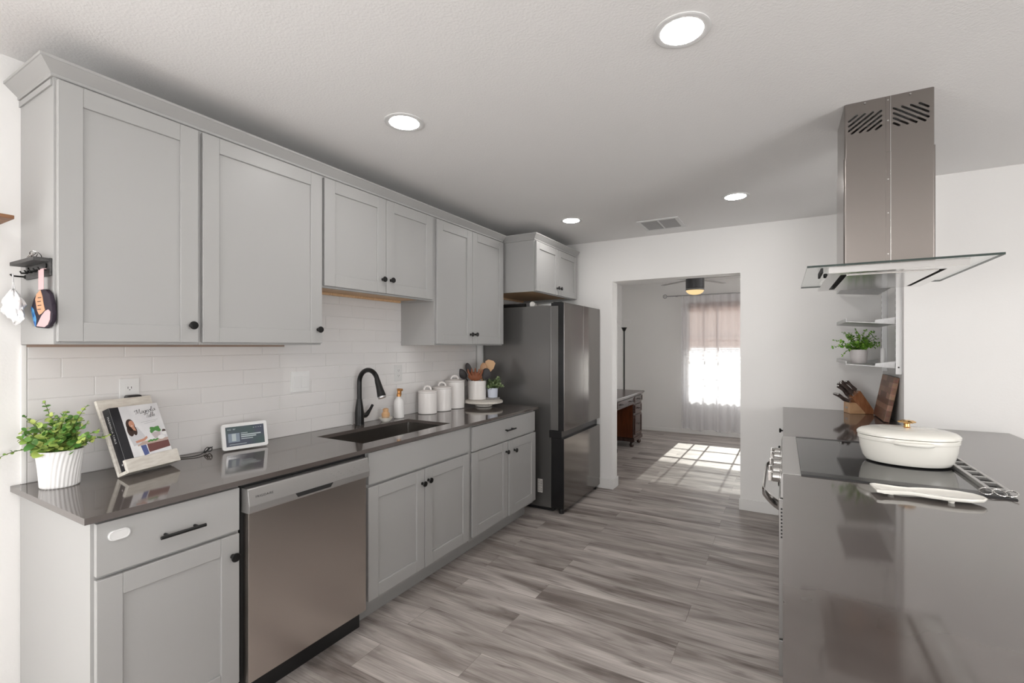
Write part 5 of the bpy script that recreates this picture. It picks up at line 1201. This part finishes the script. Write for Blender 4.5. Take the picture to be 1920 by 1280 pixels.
# ------------------------------------------------------------------ far room
# desk
DXF = 0.640; DY0, DY1 = 5.17, 6.88
t = thing('desk', 'dark mahogany pedestal desk in the far room', 'desk', (0.33, 6.0, 0))
obj('desk_top', G().box(0.01, DY0, 0.732, DXF + 0.012, DY1, 0.757, 0.006).box(0.02, DY0 + 0.012, 0.716, DXF, DY1 - 0.012, 0.7318, 0.004), M['desk'], t)
obj('frieze', G().box(0.03, DY0 + 0.03, 0.600, DXF - 0.022, DY1 - 0.03, 0.7158, 0.003), M['desk'], t)
def pull(y, z_, parent, x): 
    g = G()
    for s_ in (-0.028, 0.028): g.lathe([(0.008, 0), (0.005, 0.010), (0.008, 0.014)], (x, y + s_, z_), 'X', 12)
    g.tube([(x + 0.012, y - 0.028, z_), (x + 0.016, y - 0.015, z_ - 0.012), (x + 0.016, y + 0.015, z_ - 0.012), (x + 0.012, y + 0.028, z_)], 0.004, 8)
    obj('drawer_pull', g, M['black'], parent)
for y0, y1 in ((DY0 + 0.05, 5.62), (5.66, 6.40), (6.44, DY1 - 0.05)):
    d = obj('drawer', shaker(y0, y1, 0.622, 0.704, DXF - 0.0215, DXF - 0.004, 0.014, 0.006), M['desk'], t)
    if y1 - y0 > 0.6: pull(y0 + 0.16, 0.66, d, DXF - 0.004); pull(y1 - 0.16, 0.66, d, DXF - 0.004)
    else: pull((y0 + y1) / 2, 0.66, d, DXF - 0.004)
for y0, y1 in ((DY0 + 0.04, 5.66), (6.42, DY1 - 0.04)):
    p_ = obj('pedestal', G().box(0.04, y0, 0.13, DXF - 0.035, y1, 0.5995, 0.003), M['desk_red'], t)
    obj('pedestal_front', G().box(DXF - 0.0345, y0, 0.13, DXF - 0.022, y1, 0.5995, 0.002), M['desk'], p_)
    d = obj('drawer', shaker(y0 + 0.04, y1 - 0.04, 0.47, 0.585, DXF - 0.0215, DXF - 0.006, 0.016, 0.006), M['desk'], p_); 
    d2 = obj('drawer', shaker(y0 + 0.04, y1 - 0.04, 0.17, 0.44, DXF - 0.0215, DXF - 0.006, 0.022, 0.008), M['desk'], p_)
    g = G()
    for z_ in (0.53, 0.31):
        for s_ in (-0.028, 0.028): g.lathe([(0.008, 0), (0.005, 0.010), (0.008, 0.014)], (DXF - 0.006, (y0+y1)/2 + s_, z_), 'X', 12)
        yy = (y0 + y1) / 2; g.tube([(DXF + 0.006, yy - 0.028, z_), (DXF + 0.010, yy - 0.015, z_ - 0.012), (DXF + 0.010, yy + 0.015, z_ - 0.012), (DXF + 0.006, yy + 0.028, z_)], 0.004, 8)
    obj('drawer_pull', g, M['black'], p_)
    obj('plinth', G().box(0.03, y0 - 0.012, 0.075, DXF - 0.008, y1 + 0.012, 0.1298, 0.010), M['desk'], t)
    for yy in (y0 + 0.03, y1 - 0.03):
        for xx in (0.08, DXF - 0.055): obj('bun_foot', G().lathe([(0.018, 0.0003), (0.030, 0.015), (0.032, 0.035), (0.022, 0.060), (0.028, 0.0748)], (xx, yy, 0), 'Z', 20), M['desk'], t)
# torchiere
lx, ly = 0.215, 7.32
t = thing('floor_lamp', 'slim black torchiere floor lamp behind the desk', 'floor lamp', (lx, ly, 0))
obj('base', G().lathe([(0.13, 0.0003), (0.13, 0.012), (0.03, 0.03), (0.012, 0.06)], (lx, ly, 0), 'Z', 36), M['black'], t)
obj('pole', G().cyl((lx, ly, 0.05), (lx, ly, 1.655), 0.0115), M['black'], t)
obj('cup', G().lathe([(0.013, 1.640), (0.018, 1.650), (0.046, 1.700), (0.046, 1.704)], (lx, ly, 0), 'Z', 28), M['black'], t)
obj('lamp_shade', G().lathe([(0.045, 1.7045), (0.085, 1.735), (0.118, 1.785), (0.130, 1.815), (0.128, 1.816), (0.115, 1.787), (0.082, 1.738), (0.044, 1.7065)], (lx, ly, 0), 'Z', 40), M['lamp_glass'], t)
# ceiling fan
fx_, fy_ = 1.444, 6.30
t = thing('ceiling_fan', 'low-profile dark grey ceiling fan with a lit amber lamp in the far room', 'ceiling fan', (fx_, fy_, ZC))
obj('canopy', G().lathe([(0.07, ZC - 0.0004), (0.07, ZC - 0.05), (0.02, ZC - 0.07), (0.018, 2.30)], (fx_, fy_, 0), 'Z', 32), M['fan_grey'], t)
obj('motor_housing', G().lathe([(0.05, 2.305), (0.10, 2.295), (0.112, 2.285), (0.112, 2.145), (0.105, 2.1405)], (fx_, fy_, 0), 'Z', 40), M['fan_grey'], t)
obj('lamp_ring', G().lathe([(0.110, 2.140), (0.112, 2.138), (0.112, 2.118), (0.105, 2.1165)], (fx_, fy_, 0), 'Z', 40), mat('fan_ring_grey', (0.22, 0.22, 0.22), 0.4, 0.5), t)
obj('lamp_globe', G().lathe([(0.108, 2.116), (0.098, 2.094), (0.070, 2.074), (0.035, 2.065), (0.001, 2.063)], (fx_, fy_, 0), 'Z', 40), M['fan_light'], t)
for k in range(5):
    a = R(209.5 + 72 * k); d = Vector((math.cos(a), math.sin(a), 0)); s_ = Vector((-math.sin(a), math.cos(a), 0))
    c0 = Vector((fx_, fy_, 2.262)); tilt = 0.0
    g = G().prism([c0 + d * 0.11 + s_ * 0.03 + UP * tilt * 0.5, c0 + d * 0.22 + s_ * 0.034 + UP * tilt, c0 + d * 0.66 + s_ * 0.038 + UP * tilt, c0 + d * 0.69 + s_ * 0.026 + UP * tilt, c0 + d * 0.69 - s_ * 0.026 - UP * tilt, c0 + d * 0.66 - s_ * 0.038 - UP * tilt, c0 + d * 0.22 - s_ * 0.034 - UP * tilt, c0 + d * 0.11 - s_ * 0.03 - UP * tilt * 0.5], (0, 0, 0.004))
    obj('blade', g, M['fan_blade'], t)
# curtain rod, sheer curtain, blind
YR = YF - 0.085
t = thing('curtain_rod', 'thin grey curtain rod over the far window', 'curtain rod', (1.7, YR, 2.215))
obj('rod', G().cyl((0.77, YR, 2.215), (2.75, YR, 2.215), 0.0085), M['rod'], t)
g = G()
g.tube([(0.745 + 0.028 * math.cos(a), YR, 2.215 + 0.028 * math.sin(a)) for a in [2*PI*i/20 for i in range(20)]], 0.007, 8, 0, True); g.ellipsoid((0.745, YR, 2.215), (0.010, 0, 0), (0, 0.010, 0), (0, 0, 0.010))
obj('finial', g, M['rod'], t)
obj('bracket', G().box(0.92, YR + 0.009, 2.208, 0.935, YF - 0.0004, 2.222).box(0.915, YR - 0.012, 2.200, 0.94, YR + 0.0095, 2.2055), M['rod'], t)
g = G(); n = 150; rings = []
for z_ in (2.206, 2.15, 1.8, 1.4, 1.0, 0.6, 0.3, 0.08):
    ring = []
    for i in range(n + 1):
        x = 1.0 + 1.62 * i / n + 0.012 * math.sin(i * 0.31) * (2.2 - z_) / 2; amp = 0.016 + 0.010 * (2.2 - z_) / 2
        ring.append((x, YR + 0.0 + amp * math.sin(i * 0.62 + 0.6 * math.sin(i * 0.11) + 0.25 * (2.2 - z_)) * (0.75 if z_ > 2.19 else 1), z_ + (0.016 * math.sin(i * 0.2) if z_ < 0.1 else 0)))
    rings.append(ring)
tag(obj('sheer_curtain', g.ring_surface(rings, False), M['sheer'], None, 80, recalc=False), 'white sheer curtain hanging over the far window', 'curtain')
t = thing('window_blind', 'half-raised pinkish venetian blind behind the sheer curtain', 'blind', (1.72, YF + 0.02, 1.2))
obj('headrail', G().box(WX0 + 0.006, YF + 0.002, 2.055, WX1 - 0.006, YF + 0.045, 2.098, 0.002), M['blind'], t)
g = G(); z_ = 2.045
while z_ > 1.39:
    g.prism([(WX0 + 0.01, YF + 0.014, z_ - 0.012), (WX0 + 0.01, YF + 0.016, z_ - 0.012), (WX0 + 0.01, YF + 0.030, z_ + 0.013), (WX0 + 0.01, YF + 0.028, z_ + 0.013)], (WX1 - WX0 - 0.02, 0, 0)); z_ -= 0.0215
while z_ > 1.225:
    g.prism([(WX0 + 0.01, YF + 0.012, z_ - 0.006), (WX0 + 0.01, YF + 0.012, z_ - 0.004), (WX0 + 0.01, YF + 0.032, z_ + 0.008), (WX0 + 0.01, YF + 0.032, z_ + 0.006)], (WX1 - WX0 - 0.02, 0, 0)); z_ -= 0.022
obj('slat', g, M['blind'], t, None)
obj('bottom_rail', G().box(WX0 + 0.01, YF + 0.010, 1.185, WX1 - 0.01, YF + 0.035, 1.205, 0.002), M['blind'], t)
g = G()
for x in (1.25, 1.72, 2.19): g.box(x, YF + 0.0225, 1.205, x + 0.002, YF + 0.0240, 2.06)
obj('ladder_cord', g, M['blind'], t, None)
